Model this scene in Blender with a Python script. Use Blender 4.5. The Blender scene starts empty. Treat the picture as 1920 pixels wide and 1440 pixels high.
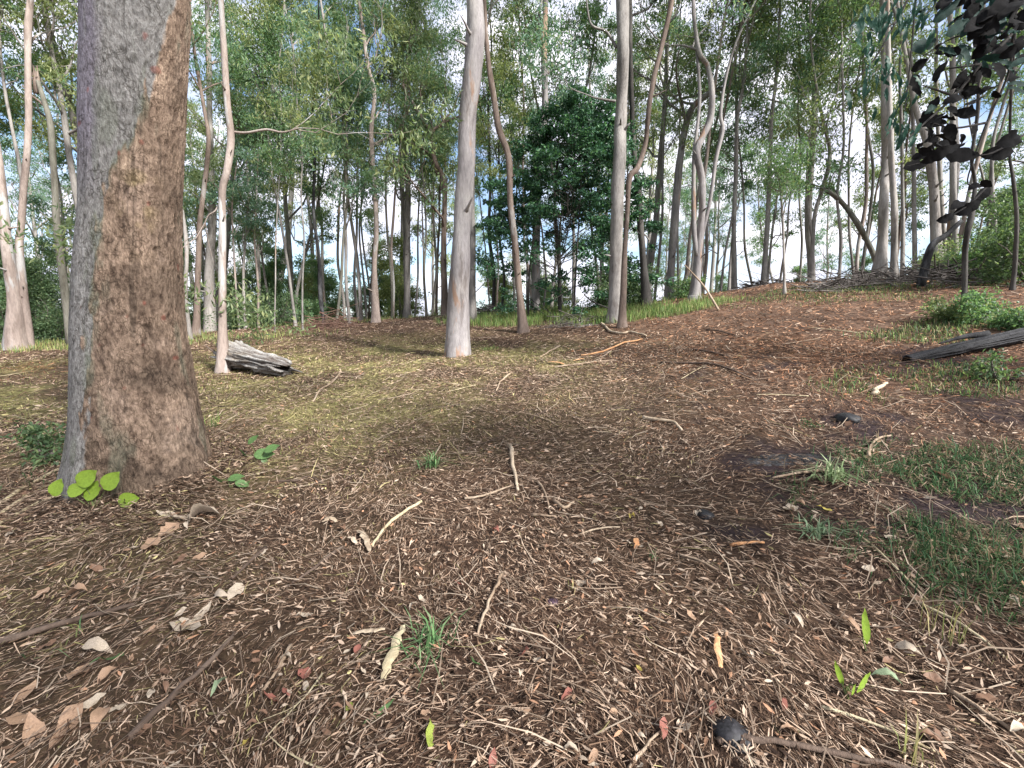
import bpy, math, random
import numpy as np
from mathutils import Vector

sc = bpy.context.scene
col = sc.collection
# ------------------------------------------------------------------ camera, world, sun, exposure
CH, F, PITCH = 1.5, 820.0, math.radians(6.0)          # camera height, focal length in px of a 1920 frame
cam = bpy.data.cameras.new('camera'); camo = bpy.data.objects.new('camera', cam); col.objects.link(camo)
camo.location = (0, 0, CH); camo.rotation_euler = (math.radians(90) - PITCH, 0, 0)
cam.sensor_width = 36; cam.lens = F / 1920 * 36; cam.clip_start = 0.05; cam.clip_end = 2500
sc.camera = camo
SUN_EL, SUN_AZ = math.radians(37), math.radians(132)   # azimuth measured from +Y towards +X
w = bpy.data.worlds.new('World'); sc.world = w; w.use_nodes = True
nt = w.node_tree; nt.nodes.clear(); N = nt.nodes.new; L = nt.links.new
out = N('ShaderNodeOutputWorld'); bg = N('ShaderNodeBackground'); bg.inputs[1].default_value = 0.12
sky = N('ShaderNodeTexSky'); sky.sky_type = 'NISHITA'; sky.sun_disc = False
sky.sun_elevation = SUN_EL; sky.sun_rotation = SUN_AZ; sky.altitude = 100; sky.air_density = 1.0; sky.dust_density = 1.2
tc = N('ShaderNodeTexCoord'); mp = N('ShaderNodeMapping'); mp.inputs['Scale'].default_value = (1, 1, 2.2)
mp.inputs['Location'].default_value = (0.35, 0.1, 0.0)
nz = N('ShaderNodeTexNoise'); nz.inputs['Scale'].default_value = 2.6; nz.inputs['Detail'].default_value = 7; nz.inputs['Roughness'].default_value = 0.58
cr = N('ShaderNodeValToRGB'); cr.color_ramp.elements[0].position = 0.42; cr.color_ramp.elements[1].position = 0.55
mx = N('ShaderNodeMix'); mx.data_type = 'RGBA'; 
n2w = N('ShaderNodeTexNoise'); n2w.inputs['Scale'].default_value = 6.0; n2w.inputs['Detail'].default_value = 5; L(mp.outputs[0], n2w.inputs['Vector'])
cl = N('ShaderNodeValToRGB'); cl.color_ramp.elements[0].position = 0.35; cl.color_ramp.elements[0].color = (0.5, 0.51, 0.62, 1); cl.color_ramp.elements[1].position = 0.62; cl.color_ramp.elements[1].color = (0.85, 0.83, 0.9, 1)
vm = N('ShaderNodeVectorMath'); vm.operation = 'SCALE'; vm.inputs['Scale'].default_value = 7.6; L(n2w.outputs['Fac'], cl.inputs[0]); L(cl.outputs[0], vm.inputs[0]); L(vm.outputs[0], mx.inputs['B'])
L(tc.outputs['Generated'], mp.inputs['Vector']); L(mp.outputs[0], nz.inputs['Vector']); L(nz.outputs['Fac'], cr.inputs[0])
L(cr.outputs[0], mx.inputs['Factor']); L(sky.outputs[0], mx.inputs['A']); L(mx.outputs['Result'], bg.inputs[0]); L(bg.outputs[0], out.inputs[0])
sl = bpy.data.lights.new('sun', 'SUN'); sl.energy = 5.0; sl.angle = math.radians(6); sl.color = (1, 0.975, 0.94)
so = bpy.data.objects.new('sun', sl); col.objects.link(so)
sd = Vector((math.sin(SUN_AZ) * math.cos(SUN_EL), math.cos(SUN_AZ) * math.cos(SUN_EL), math.sin(SUN_EL)))
so.rotation_euler = (-sd).to_track_quat('-Z', 'Y').to_euler(); so.location = (0, 0, 30)
sc.view_settings.view_transform = 'Standard'; sc.view_settings.look = 'None'; sc.view_settings.gamma = 1
sc.view_settings.exposure = 1.2; sc.view_settings.use_curve_mapping = False
sc.cycles.max_bounces = 6; sc.cycles.diffuse_bounces = 3; sc.cycles.transmission_bounces = 3; sc.cycles.glossy_bounces = 2

# ------------------------------------------------------------------ numpy helpers
R = np.random.default_rng(11)
def U(a, b, n=None, r=None): return (r or R).uniform(a, b, n)
def _h(ix, iy, iz, s):
    h = (ix.astype(np.int64) * 374761393 + iy.astype(np.int64) * 668265263 + iz.astype(np.int64) * 2147483647 + s * 974711) & 0xffffffff
    h = ((h ^ (h >> 13)) * 1274126177) & 0xffffffff
    return ((h ^ (h >> 16)) & 0xffffff) / 16777215.0
def vn(x, y, z=None, s=0):
    x = np.asarray(x, float); y = np.asarray(y, float); z = np.zeros_like(x) if z is None else np.asarray(z, float)
    x, y, z = np.broadcast_arrays(x, y, z)
    ix, iy, iz = np.floor(x), np.floor(y), np.floor(z); fx, fy, fz = x - ix, y - iy, z - iz
    fx, fy, fz = [f * f * (3 - 2 * f) for f in (fx, fy, fz)]
    r = 0
    for a in (0, 1):
        for b in (0, 1):
            for c in (0, 1):
                r = r + _h(ix + a, iy + b, iz + c, s) * (fx if a else 1 - fx) * (fy if b else 1 - fy) * (fz if c else 1 - fz)
    return r
def fbm(x, y, z=None, o=4, s=0):
    x = np.asarray(x, float); y = np.asarray(y, float); t = 0; a = 0.5; n = 0
    z = np.zeros_like(x) if z is None else z
    for k in range(o):
        t = t + a * vn(x * 2 ** k, y * 2 ** k, z * 2 ** k, s + k * 7); n += a; a *= 0.5
    return t / n
cp, sp_ = math.cos(PITCH), math.sin(PITCH)
def rays(u, v):
    x = (np.asarray(u, float) - 960) / F; y = (720 - np.asarray(v, float)) / F
    d = np.stack([x, cp + y * sp_, -sp_ + y * cp], -1)
    return d
# ------------------------------------------------------------------ terrain
_cu = np.array([-900, 0, 130, 380, 560, 700, 850, 950, 1100, 1210, 1300, 1450, 1600, 1800, 1920, 2700.])
_cv = np.array([668, 652, 643, 627, 611, 601, 592, 588, 580, 568, 554, 534, 528, 523, 518, 500.])
_d = rays(_cu, _cv); _az = np.arctan2(_d[:, 0], _d[:, 1]); _el = _d[:, 2] / np.hypot(_d[:, 0], _d[:, 1])
def terr(x, y, fine=True):
    x = np.asarray(x, float); y = np.asarray(y, float)
    r = np.hypot(x, y) + 1e-6; az = np.arctan2(x, y)
    D = np.interp(az, [-1.0, -0.3, 0.3, 0.9], [22, 19.5, 17.5, 16])
    Zc = CH + D * np.interp(az, _az, _el)
    back = np.clip((np.abs(az) - 1.5) / 1.4, 0, 1); back = back * back * (3 - 2 * back)
    Zc = Zc * (1 - back) + 0.6 * back
    t = r / D; s0 = 1.2 * Zc / D; q = np.maximum(r - D, 0); wd = 2.0
    z = Zc * np.minimum(t, 1) ** 1.2 + s0 * q - (s0 + 0.15) * (q - wd * (1 - np.exp(-q / wd)))
    z = np.where(r > D, np.maximum(z, -3.0 + 0.2 * np.sin(az * 3)), z)
    z = z + 0.12 * (vn(x * 0.35 + 9, y * 0.35, s=3) - 0.5) * np.clip(r / 4, 0, 1)
    if fine:
        z = z + 0.05 * (vn(x * 1.3, y * 1.3, s=5) - 0.5) + 0.022 * (vn(x * 4.1, y * 4.1, s=6) - 0.5)
        # litter mound that has built up around the foot of the big trunk
        z = z + 0.06 * np.exp(-((x + 3.0) ** 2 + (y - 3.65) ** 2) / 0.5)
    return z
def atv(u, v):
    u = np.atleast_1d(np.asarray(u, float)); v = np.atleast_1d(np.asarray(v, float)); ts = np.geomspace(0.5, 70, 220); outp = []
    for k in range(0, len(u), 400):
        d = rays(u[k:k + 400], v[k:k + 400]); d = d / np.linalg.norm(d, axis=-1, keepdims=True); p = d[:, None] * ts[None, :, None]
        g = p[..., 2] + CH - terr(p[..., 0], p[..., 1]); neg = g <= 0; hit = neg.any(1); i = np.where(hit, neg.argmax(1), 1); i = np.maximum(i, 1); a = np.arange(len(d))
        g0, g1 = g[a, i - 1], g[a, i]; t = ts[i - 1] + (ts[i] - ts[i - 1]) * g0 / np.maximum(g0 - g1, 1e-9)
        t = np.where(hit, t, ts[(g / ts).argmin(1)]); q = d * t[:, None]; q[:, 2] = terr(q[:, 0], q[:, 1]); outp.append(q)
    return np.concatenate(outp)
def at(u, v): return atv(np.array([float(u)]), np.array([float(v)]))[0]
def rad2y(u, r): return r * math.cos(math.atan((float(u) - 960) / F))
def onplane(u, v, Y):
    d = rays(u, v); t = Y / d[..., 1]; p = d * t[..., None] if np.ndim(t) else d * t
    p = p.copy(); p[..., 2] += CH; return p

class MB:
    def __init__(s): s.v = []; s.q = []; s.t = []; s.c = []; s.n = 0
    def add(s, v, q=None, t=None, c=None):
        v = np.asarray(v, float).reshape(-1, 3)
        if q is not None and len(q): s.q.append(np.asarray(q).reshape(-1, 4) + s.n)
        if t is not None and len(t): s.t.append(np.asarray(t).reshape(-1, 3) + s.n)
        if c is None: c = np.full((len(v), 3), 0.5)
        c = np.asarray(c, float)
        if c.ndim == 1: c = np.tile(c, (len(v), 1))
        s.v.append(v); s.c.append(c); s.n += len(v)
    def mesh(s, name, mat, org=(0, 0, 0), smooth=True, colour=False):
        me = bpy.data.meshes.new(name)
        v = np.concatenate(s.v) - np.asarray(org)
        q = np.concatenate(s.q) if s.q else np.zeros((0, 4), int); t = np.concatenate(s.t) if s.t else np.zeros((0, 3), int)
        me.vertices.add(len(v)); me.vertices.foreach_set('co', v.astype(np.float32).ravel())
        nl = q.size + t.size; me.loops.add(nl); me.loops.foreach_set('vertex_index', np.concatenate([q.ravel(), t.ravel()]).astype(np.int32))
        me.polygons.add(len(q) + len(t))
        st = np.concatenate([np.arange(len(q)) * 4, q.size + np.arange(len(t)) * 3]).astype(np.int32)
        me.polygons.foreach_set('loop_start', st)
        me.polygons.foreach_set('use_smooth', np.full(len(q) + len(t), smooth))
        me.update(calc_edges=True)
        if colour:
            a = me.color_attributes.new('Col', 'FLOAT_COLOR', 'POINT')
            c = np.concatenate(s.c); a.data.foreach_set('color', np.hstack([c, np.ones((len(c), 1))]).astype(np.float32).ravel())
        me.materials.append(mat); return me
def link(name, me, parent=None, loc=None):
    o = bpy.data.objects.new(name, me); col.objects.link(o)
    if parent is not None: o.parent = parent
    if loc is not None: o.location = loc
    return o
def tag(o, label=None, cat=None, group=None, kind=None):
    if label: o['label'] = label
    if cat: o['category'] = cat
    if group: o['group'] = group
    if kind: o['kind'] = kind
    return o
def empty(name, loc):
    o = bpy.data.objects.new(name, None); col.objects.link(o); o.location = loc; o.empty_display_size = 0.2; return o

def smooth_path(P, per=6):
    P = np.asarray(P, float); n = len(P)
    if n < 3:
        t = np.linspace(0, 1, per + 1)[:, None]; return P[0] * (1 - t) + P[-1] * t
    Q = np.vstack([2 * P[0] - P[1], P, 2 * P[-1] - P[-2]]); o = []
    for i in range(n - 1):
        a, b, c, d = Q[i:i + 4]
        for t in np.arange(per) / per:
            o.append(0.5 * ((2 * b) + (-a + c) * t + (2 * a - 5 * b + 4 * c - d) * t * t + (-a + 3 * b - 3 * c + d) * t ** 3))
    o.append(P[-1]); return np.array(o)
def tube(mb, P, r, sides=6, c=None, rough=0.0, rs=0, cap=True):
    P = np.asarray(P, float); n = len(P); r = np.broadcast_to(np.asarray(r, float), (n,))
    T = np.gradient(P, axis=0); T /= np.linalg.norm(T, axis=1, keepdims=True) + 1e-12
    up = np.array([0, 0, 1.]) if abs(T[0, 2]) < 0.8 else np.array([0, 1., 0])
    A = np.cross(T[0], up); A /= np.linalg.norm(A); As = []
    for i in range(n):
        A = A - T[i] * A.dot(T[i]); A /= np.linalg.norm(A) + 1e-12; As.append(A)
    As = np.array(As); B = np.cross(T, As)
    an = np.linspace(0, 2 * math.pi, sides, endpoint=False)
    rr = r[:, None] * np.ones(sides)
    if rough:
        cx, sx = np.cos(an), np.sin(an); Lc = np.concatenate([[0], np.cumsum(np.linalg.norm(np.diff(P, axis=0), axis=1))])
        rr = rr * (1 + rough * 2 * (fbm(cx[None] * 1.5 + rs, sx[None] * 1.5 + 0 * Lc[:, None], Lc[:, None] * 1.2 + 0 * cx[None], 3, rs) - 0.5))
    V = P[:, None] + As[:, None] * (np.cos(an)[None, :, None] * rr[..., None]) + B[:, None] * (np.sin(an)[None, :, None] * rr[..., None])
    i = np.arange(n - 1)[:, None] * sides; j = np.arange(sides)[None]; k = (j + 1) % sides
    q = np.stack([i + j, i + k, i + sides + k, i + sides + j], -1).reshape(-1, 4)
    V = V.reshape(-1, 3); t = None
    if cap:
        V = np.vstack([V, P[0] - T[0] * r[0] * 0.3, P[-1] + T[-1] * r[-1] * 0.5]); m = n * sides; j = np.arange(sides)
        t = np.vstack([np.stack([(j + 1) % sides, j, np.full(sides, m)], -1), np.stack([(n - 1) * sides + j, (n - 1) * sides + (j + 1) % sides, np.full(sides, m + 1)], -1)])
    if c is not None and np.ndim(c) == 1: cc = np.tile(c, (len(V), 1))
    else: cc = None
    mb.add(V, q, t, cc)
def unit(v): return v / (np.linalg.norm(v, axis=-1, keepdims=True) + 1e-12)
def leaves(mb, C, rng, length, width, droop=0.5, c=None):
    n = len(C); a = unit(rng.normal(size=(n, 3)) * np.array([1, 1, 0.6]) + np.array([0, 0, -1]) * droop * 2.2)
    b = unit(np.cross(a, rng.normal(size=(n, 3)))); nn = np.cross(a, b)
    l = length * rng.uniform(0.65, 1.25, n)[:, None]; w_ = width * rng.uniform(0.7, 1.25, n)[:, None] * 0.5
    bend = nn * w_ * 0.5
    V = np.stack([C - a * l * 0.5, C + b * w_ + bend, C + a * l * 0.5, C - b * w_ + bend], 1).reshape(-1, 3)
    i = np.arange(n)[:, None] * 4
    t = np.concatenate([i + np.array([[0, 1, 2]]), i + np.array([[0, 2, 3]])])
    cc = np.repeat(rng.uniform(0, 1, n), 4)[:, None] * np.ones(3)
    mb.add(V, None, t, cc)

# ------------------------------------------------------------------ materials
def newmat(name):
    m = bpy.data.materials.new(name); m.use_nodes = True; t = m.node_tree
    return m, t, t.nodes['Principled BSDF'], t.nodes.new, t.links.new
def ramp(N, fac, L, cols):
    r = N('ShaderNodeValToRGB'); e = r.color_ramp.elements
    while len(e) < len(cols): e.new(0.5)
    for i, (p, c) in enumerate(cols): e[i].position = p; e[i].color = (*c, 1)
    L(fac, r.inputs[0]); return r.outputs[0]
def mixc(N, L, fac, a, b, mode='MIX'):
    m = N('ShaderNodeMix'); m.data_type = 'RGBA'; m.blend_type = mode
    for k, x in (('Factor', fac), ('A', a), ('B', b)):
        if isinstance(x, (int, float)): m.inputs[k].default_value = x
        elif isinstance(x, tuple): m.inputs[k].default_value = (*x, 1)
        else: L(x, m.inputs[k])
    return m.outputs['Result']
def noise(N, L, vec, scale, detail=4, rough=0.55, stretch=None, loc=None):
    if stretch or loc:
        mp = N('ShaderNodeMapping'); L(vec, mp.inputs[0]); vec = mp.outputs[0]
        if stretch: mp.inputs['Scale'].default_value = stretch
        if loc: mp.inputs['Location'].default_value = loc
    n = N('ShaderNodeTexNoise'); n.inputs['Scale'].default_value = scale; n.inputs['Detail'].default_value = detail; n.inputs['Roughness'].default_value = rough
    L(vec, n.inputs['Vector']); return n.outputs['Fac']
def bump(N, L, h, bs, s=0.5, d=0.02):
    b = N('ShaderNodeBump'); b.inputs['Strength'].default_value = s; b.inputs['Distance'].default_value = d
    L(h, b.inputs['Height']); L(b.outputs[0], bs.inputs['Normal'])
def bark(name, c1, c2, c3, scale=1.0, patch=None, thr=0.55):
    m, t, bs, N, L = newmat(name); oc = N('ShaderNodeTexCoord').outputs['Object']
    oi = N('ShaderNodeObjectInfo')
    ad = N('ShaderNodeVectorMath'); ad.operation = 'ADD'; L(oc, ad.inputs[0]); L(oi.outputs['Random'], ad.inputs[1]); oc = ad.outputs[0]
    n1 = noise(N, L, oc, 2.2 * scale, 6, 0.6, (1, 1, 0.35)); c = ramp(N, n1, L, [(0.3, c1), (0.5, c2), (0.68, c3)])
    n2 = noise(N, L, oc, 26 * scale, 4, 0.7, (1, 1, 0.22))
    c = mixc(N, L, 0.55, c, ramp(N, n2, L, [(0.3, (0.45, 0.43, 0.4)), (0.62, (1.05, 1.03, 1.0))]), 'MULTIPLY')
    if patch:
        n3 = noise(N, L, oc, 1.3, 5, 0.6, (1.4, 1.4, 0.3), (3, 7, 1)); f = ramp(N, n3, L, [(thr, (0, 0, 0)), (thr + 0.04, (1, 1, 1))])
        c = mixc(N, L, f, c, patch)
    n4 = noise(N, L, oc, 5.5 * scale, 5, .65, (1, 1, .16), (5, 2, 8)); c = mixc(N, L, .8, c, ramp(N, n4, L, [(.34, (.52, .48, .45)), (.46, (1, 1, 1))]), 'MULTIPLY')
    L(c, bs.inputs['Base Color']); bs.inputs['Roughness'].default_value = 0.85; bs.inputs['Specular IOR Level'].default_value = 0.25
    bump(N, L, n2, bs, 0.6, 0.02); return m
BK = dict(
    pale=bark('pale_gum_bark', (0.183, 0.168, 0.155), (0.302, 0.280, 0.262), (0.421, 0.396, 0.374), patch=(0.237, 0.175, 0.138), thr=0.6),
    lilac=bark('lilac_grey_gum_bark', (0.169, 0.153, 0.159), (0.279, 0.260, 0.260), (0.388, 0.366, 0.351), patch=(0.279, 0.187, 0.137), thr=0.6),
    grey=bark('grey_fibrous_bark', (0.143, 0.133, 0.128), (0.235, 0.219, 0.207), (0.337, 0.318, 0.299), scale=1.6),
    brown=bark('red_brown_bark', (0.096, 0.074, 0.062), (0.168, 0.127, 0.106), (0.241, 0.191, 0.160), patch=(0.249, 0.225, 0.206), thr=0.58),
    pink=bark('pinkish_gum_bark', (0.201, 0.158, 0.139), (0.309, 0.253, 0.225), (0.396, 0.346, 0.315), patch=(0.356, 0.344, 0.332), thr=0.55),
    dark=bark('dark_bark', (0.025, 0.023, 0.022), (0.058, 0.053, 0.049), (0.108, 0.099, 0.090)),
    olive=bark('lichen_grey_bark', (0.100, 0.097, 0.078), (0.167, 0.160, 0.133), (0.251, 0.242, 0.208)),
    char=bark('charred_bark', (0.010, 0.010, 0.011), (0.026, 0.026, 0.028), (0.104, 0.104, 0.110), scale=2.5),
    twig=bark('twig_bark', (0.074, 0.065, 0.056), (0.123, 0.107, 0.095), (0.199, 0.181, 0.162)),
)
def leafmat(name, lo, hi, odd, trans=0.4):
    m, t, bs, N, L = newmat(name); at_ = N('ShaderNodeAttribute'); at_.attribute_name = 'Col'
    oc = N('ShaderNodeTexCoord').outputs['Object']; n = noise(N, L, oc, 0.7, 3, 0.5)
    c = mixc(N, L, n, lo, hi); c2 = mixc(N, L, ramp(N, at_.outputs['Fac'], L, [(0.78, (0, 0, 0)), (0.95, (1, 1, 1))]), c, odd)
    sc_ = ramp(N, at_.outputs['Fac'], L, [(0, (0.65, 0.65, 0.65)), (0.8, (1.25, 1.25, 1.25))])
    c3 = mixc(N, L, 1.0, c2, sc_, 'MULTIPLY')
    L(c3, bs.inputs['Base Color']); bs.inputs['Roughness'].default_value = 0.45; bs.inputs['Specular IOR Level'].default_value = 0.4
    tr = N('ShaderNodeBsdfTranslucent'); L(mixc(N, L, 1.0, c3, (1.3, 1.35, 0.8), 'MULTIPLY'), tr.inputs[0])
    ms = N('ShaderNodeMixShader'); ms.inputs[0].default_value = trans; L(bs.outputs[0], ms.inputs[1]); L(tr.outputs[0], ms.inputs[2])
    L(ms.outputs[0], t.nodes['Material Output'].inputs['Surface']); return m
LF = dict(
    teal=leafmat('teal_gum_leaf', (0.095, 0.18, 0.13), (0.16, 0.275, 0.185), (0.22, 0.26, 0.15), .5),
    olive=leafmat('olive_gum_leaf', (0.135, 0.19, 0.1), (0.215, 0.28, 0.14), (0.27, 0.29, 0.15), .52),
    green=leafmat('mid_green_leaf', (0.105, 0.185, 0.1), (0.165, 0.275, 0.135), (0.22, 0.26, 0.12), .5),
    yellow=leafmat('yellow_green_leaf', (0.18, 0.22, 0.1), (0.27, 0.32, 0.14), (0.31, 0.31, 0.15), .5),
    dark=leafmat('dark_laurel_leaf', (0.022, 0.058, 0.034), (0.055, 0.145, 0.078), (0.11, 0.23, 0.1), 0.32),
    shade=leafmat('dark_green_leaf', (0.07, 0.12, 0.062), (0.12, 0.19, 0.09), (0.18, 0.23, 0.11), 0.45),
)
def flat(name, c, rough=0.7, trans=0.0, var=0.25, sc_=40):
    m, t, bs, N, L = newmat(name); oc = N('ShaderNodeTexCoord').outputs['Object']
    n = noise(N, L, oc, sc_, 4, 0.6); cc = ramp(N, n, L, [(0.3, tuple(x * (1 - var * 1.6) for x in c)), (0.7, tuple(x * (1 + var) for x in c))])
    L(cc, bs.inputs['Base Color']); bs.inputs['Roughness'].default_value = rough; bs.inputs['Specular IOR Level'].default_value = 0.3
    if trans:
        tr = N('ShaderNodeBsdfTranslucent'); L(cc, tr.inputs[0]); ms = N('ShaderNodeMixShader'); ms.inputs[0].default_value = trans
        L(bs.outputs[0], ms.inputs[1]); L(tr.outputs[0], ms.inputs[2]); L(ms.outputs[0], t.nodes['Material Output'].inputs['Surface'])
    return m
def vcol(name, rough=0.8, trans=0.0, fine=None, stretch=None, bd=.02):
    m, t, bs, N, L = newmat(name); a = N('ShaderNodeAttribute'); a.attribute_name = 'Col'; c = a.outputs['Color']
    oc = N('ShaderNodeTexCoord').outputs['Object']
    if fine:
        f = noise(N, L, oc, fine, 5, 0.7, stretch); c = mixc(N, L, 1.0, c, ramp(N, f, L, [(0.32, (0.5, 0.47, 0.45)), (0.66, (1.3, 1.3, 1.3))]), 'MULTIPLY'); bump(N, L, f, bs, 0.9, bd)
    if stretch:
        mv = N('ShaderNodeMapping'); mv.inputs['Scale'].default_value = (1, 1, .38); nd = N('ShaderNodeTexNoise'); nd.inputs['Scale'].default_value = 9; ad = N('ShaderNodeVectorMath'); ad.operation = 'MULTIPLY_ADD'; L(oc, nd.inputs['Vector'])
        ad.inputs[1].default_value = (.16, .16, .16); L(nd.outputs['Color'], ad.inputs[0]); L(oc, ad.inputs[2]); L(ad.outputs[0], mv.inputs[0])
        vo = N('ShaderNodeTexVoronoi'); vo.feature = 'DISTANCE_TO_EDGE'; vo.inputs['Scale'].default_value = 26; L(mv.outputs[0], vo.inputs['Vector'])
        nm_ = noise(N, L, oc, 5, 3, .6); mk = ramp(N, nm_, L, [(.42, (0, 0, 0)), (.56, (1, 1, 1))]); cr2 = ramp(N, vo.outputs['Distance'], L, [(0.0, (.42, .4, .38)), (.1, (1, 1, 1))])
        c = mixc(N, L, mk, c, mixc(N, L, 1.0, c, cr2, 'MULTIPLY'))
    L(c, bs.inputs['Base Color']); bs.inputs['Roughness'].default_value = rough; bs.inputs['Specular IOR Level'].default_value = 0.22
    if trans:
        tr = N('ShaderNodeBsdfTranslucent'); L(c, tr.inputs[0]); ms = N('ShaderNodeMixShader'); ms.inputs[0].default_value = trans
        L(bs.outputs[0], ms.inputs[1]); L(tr.outputs[0], ms.inputs[2]); L(ms.outputs[0], t.nodes['Material Output'].inputs['Surface'])
    return m
M_soil = vcol('leaf_litter_soil', 0.95, 0, 16); M_litter = vcol('dry_litter', 0.75, 0.12); M_grass = vcol('grass_blade', 0.6, 0.3)
M_bigbark = vcol('flaking_gum_bark', 0.85, 0, 55, (1, 1, .45), .04)

# ------------------------------------------------------------------ ground zones (albedo of soil and litter by place)
def pxof(x, y, z):
    dz = z - CH; fy = y * cp - dz * sp_; uy = y * sp_ + dz * cp; fy = np.maximum(fy, 0.05)
    return 960 + F * x / fy, 720 - F * uy / fy
def blob(x, y, cx, cy, rx, ry): return np.exp(-(((x - cx) / rx) ** 2 + ((y - cy) / ry) ** 2))
Pm = {k: at(*k) for k in [(60, 740), (620, 690), (640, 800), (960, 670), (100, 690), (100, 760), (1550, 600), (1450, 860), (1600, 790), (1750, 690), (1850, 960), (1380, 1000), (1330, 960), (1480, 950)]}
def straw(x, y):     # yellow straw and moss, by place
    s = 0
    for k, rx, ry in (((60, 740), 6.5, 5.0), ((620, 690), 3.4, 3.5), ((640, 800), .9, 1.0), ((960, 670), 1.6, 1.6)):
        s = s + blob(x, y, Pm[k][0], Pm[k][1], rx, ry)
    return np.clip(s, 0, 1) * np.clip((fbm(x * 0.9, y * 0.9, o=3, s=31) - 0.3) * 4, 0.15, 1)
def redz(x, y):      # reddish brown leaf drop up the rise on the right, and two rusty patches on the left
    r = np.clip((x - 1.0) / 3.0, 0, 1) * np.clip((y - 2.2) / 3, 0.1, 1) + 1.3 * blob(x, y, Pm[(100, 690)][0], Pm[(100, 690)][1], 1.6, 0.8)
    return np.clip(r, 0, 1)
def damp(x, y):      # charcoal dark damp soil stains
    s = 0
    for k, rx, ry in (((1450, 860), .45, .22), ((1600, 790), .4, .2), ((1750, 690), .7, .5), ((1380, 1000), .2, .12), ((1850, 960), .9, .6)):
        s = s + blob(x, y, Pm[k][0], Pm[k][1], rx, ry)
    s = s + np.clip((fbm(x * 1.6 + 4, y * 1.6, o=3, s=44) - 0.6) * 7, 0, 1) * np.clip((x - 0.6) / 1.5, 0, 1) * np.clip((9 - y) / 4, 0, 1)
    return np.clip(s * 1.4 * np.clip((fbm(x * 5, y * 5, o=3, s=45) - 0.3) * 3, 0, 1), 0, 1)

# ------------------------------------------------------------------ ground sheet
az = np.concatenate([np.linspace(-math.pi, -1.25, 40, endpoint=False), np.linspace(-1.25, 1.25, 460, endpoint=False), np.linspace(1.25, math.pi, 40, endpoint=False)])
rr = np.concatenate([[0.02], np.geomspace(0.35, 26, 240), np.geomspace(27, 1500, 40)])
X = rr[:, None] * np.sin(az)[None]; Y = rr[:, None] * np.cos(az)[None]; Z = terr(X, Y)
na = len(az); i = np.arange(len(rr) - 1)[:, None] * na; j = np.arange(na)[None]; k = (j + 1) % na
mb = MB(); sz = straw(X, Y)[..., None]; rz = redz(X, Y)[..., None]; dp = damp(X, Y)[..., None]
nn = fbm(X * 2.3, Y * 2.3, o=5, s=21)[..., None]; n2 = fbm(X * 14, Y * 14, o=3, s=25)[..., None]
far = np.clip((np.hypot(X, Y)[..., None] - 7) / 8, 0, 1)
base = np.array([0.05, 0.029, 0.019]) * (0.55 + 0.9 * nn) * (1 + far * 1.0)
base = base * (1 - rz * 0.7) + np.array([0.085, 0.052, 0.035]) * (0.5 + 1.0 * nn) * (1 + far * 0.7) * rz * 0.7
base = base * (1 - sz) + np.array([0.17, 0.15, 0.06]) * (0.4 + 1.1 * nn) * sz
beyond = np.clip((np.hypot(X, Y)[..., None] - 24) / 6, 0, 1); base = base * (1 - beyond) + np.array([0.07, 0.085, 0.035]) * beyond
base = base * (0.5 + 1.0 * n2) * (1 - dp * 0.75) + np.array([0.012, 0.008, 0.012]) * dp
V = np.stack([X, Y, Z], -1).reshape(-1, 3)
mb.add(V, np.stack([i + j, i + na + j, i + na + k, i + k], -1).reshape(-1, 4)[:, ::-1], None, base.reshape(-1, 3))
mb.t.append(np.stack([np.zeros(na, int), np.arange(na), (np.arange(na) + 1) % na], -1)[1:-1][:, ::-1])
g = link('ground', mb.mesh('ground', M_soil, colour=True)); tag(g, kind='structure')

FOOT = (lambda c: (c[0] + .57 * c[0] / math.hypot(c[0], c[1]), c[1] + .57 * c[1] / math.hypot(c[0], c[1])))(at(262, 936))
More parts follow.
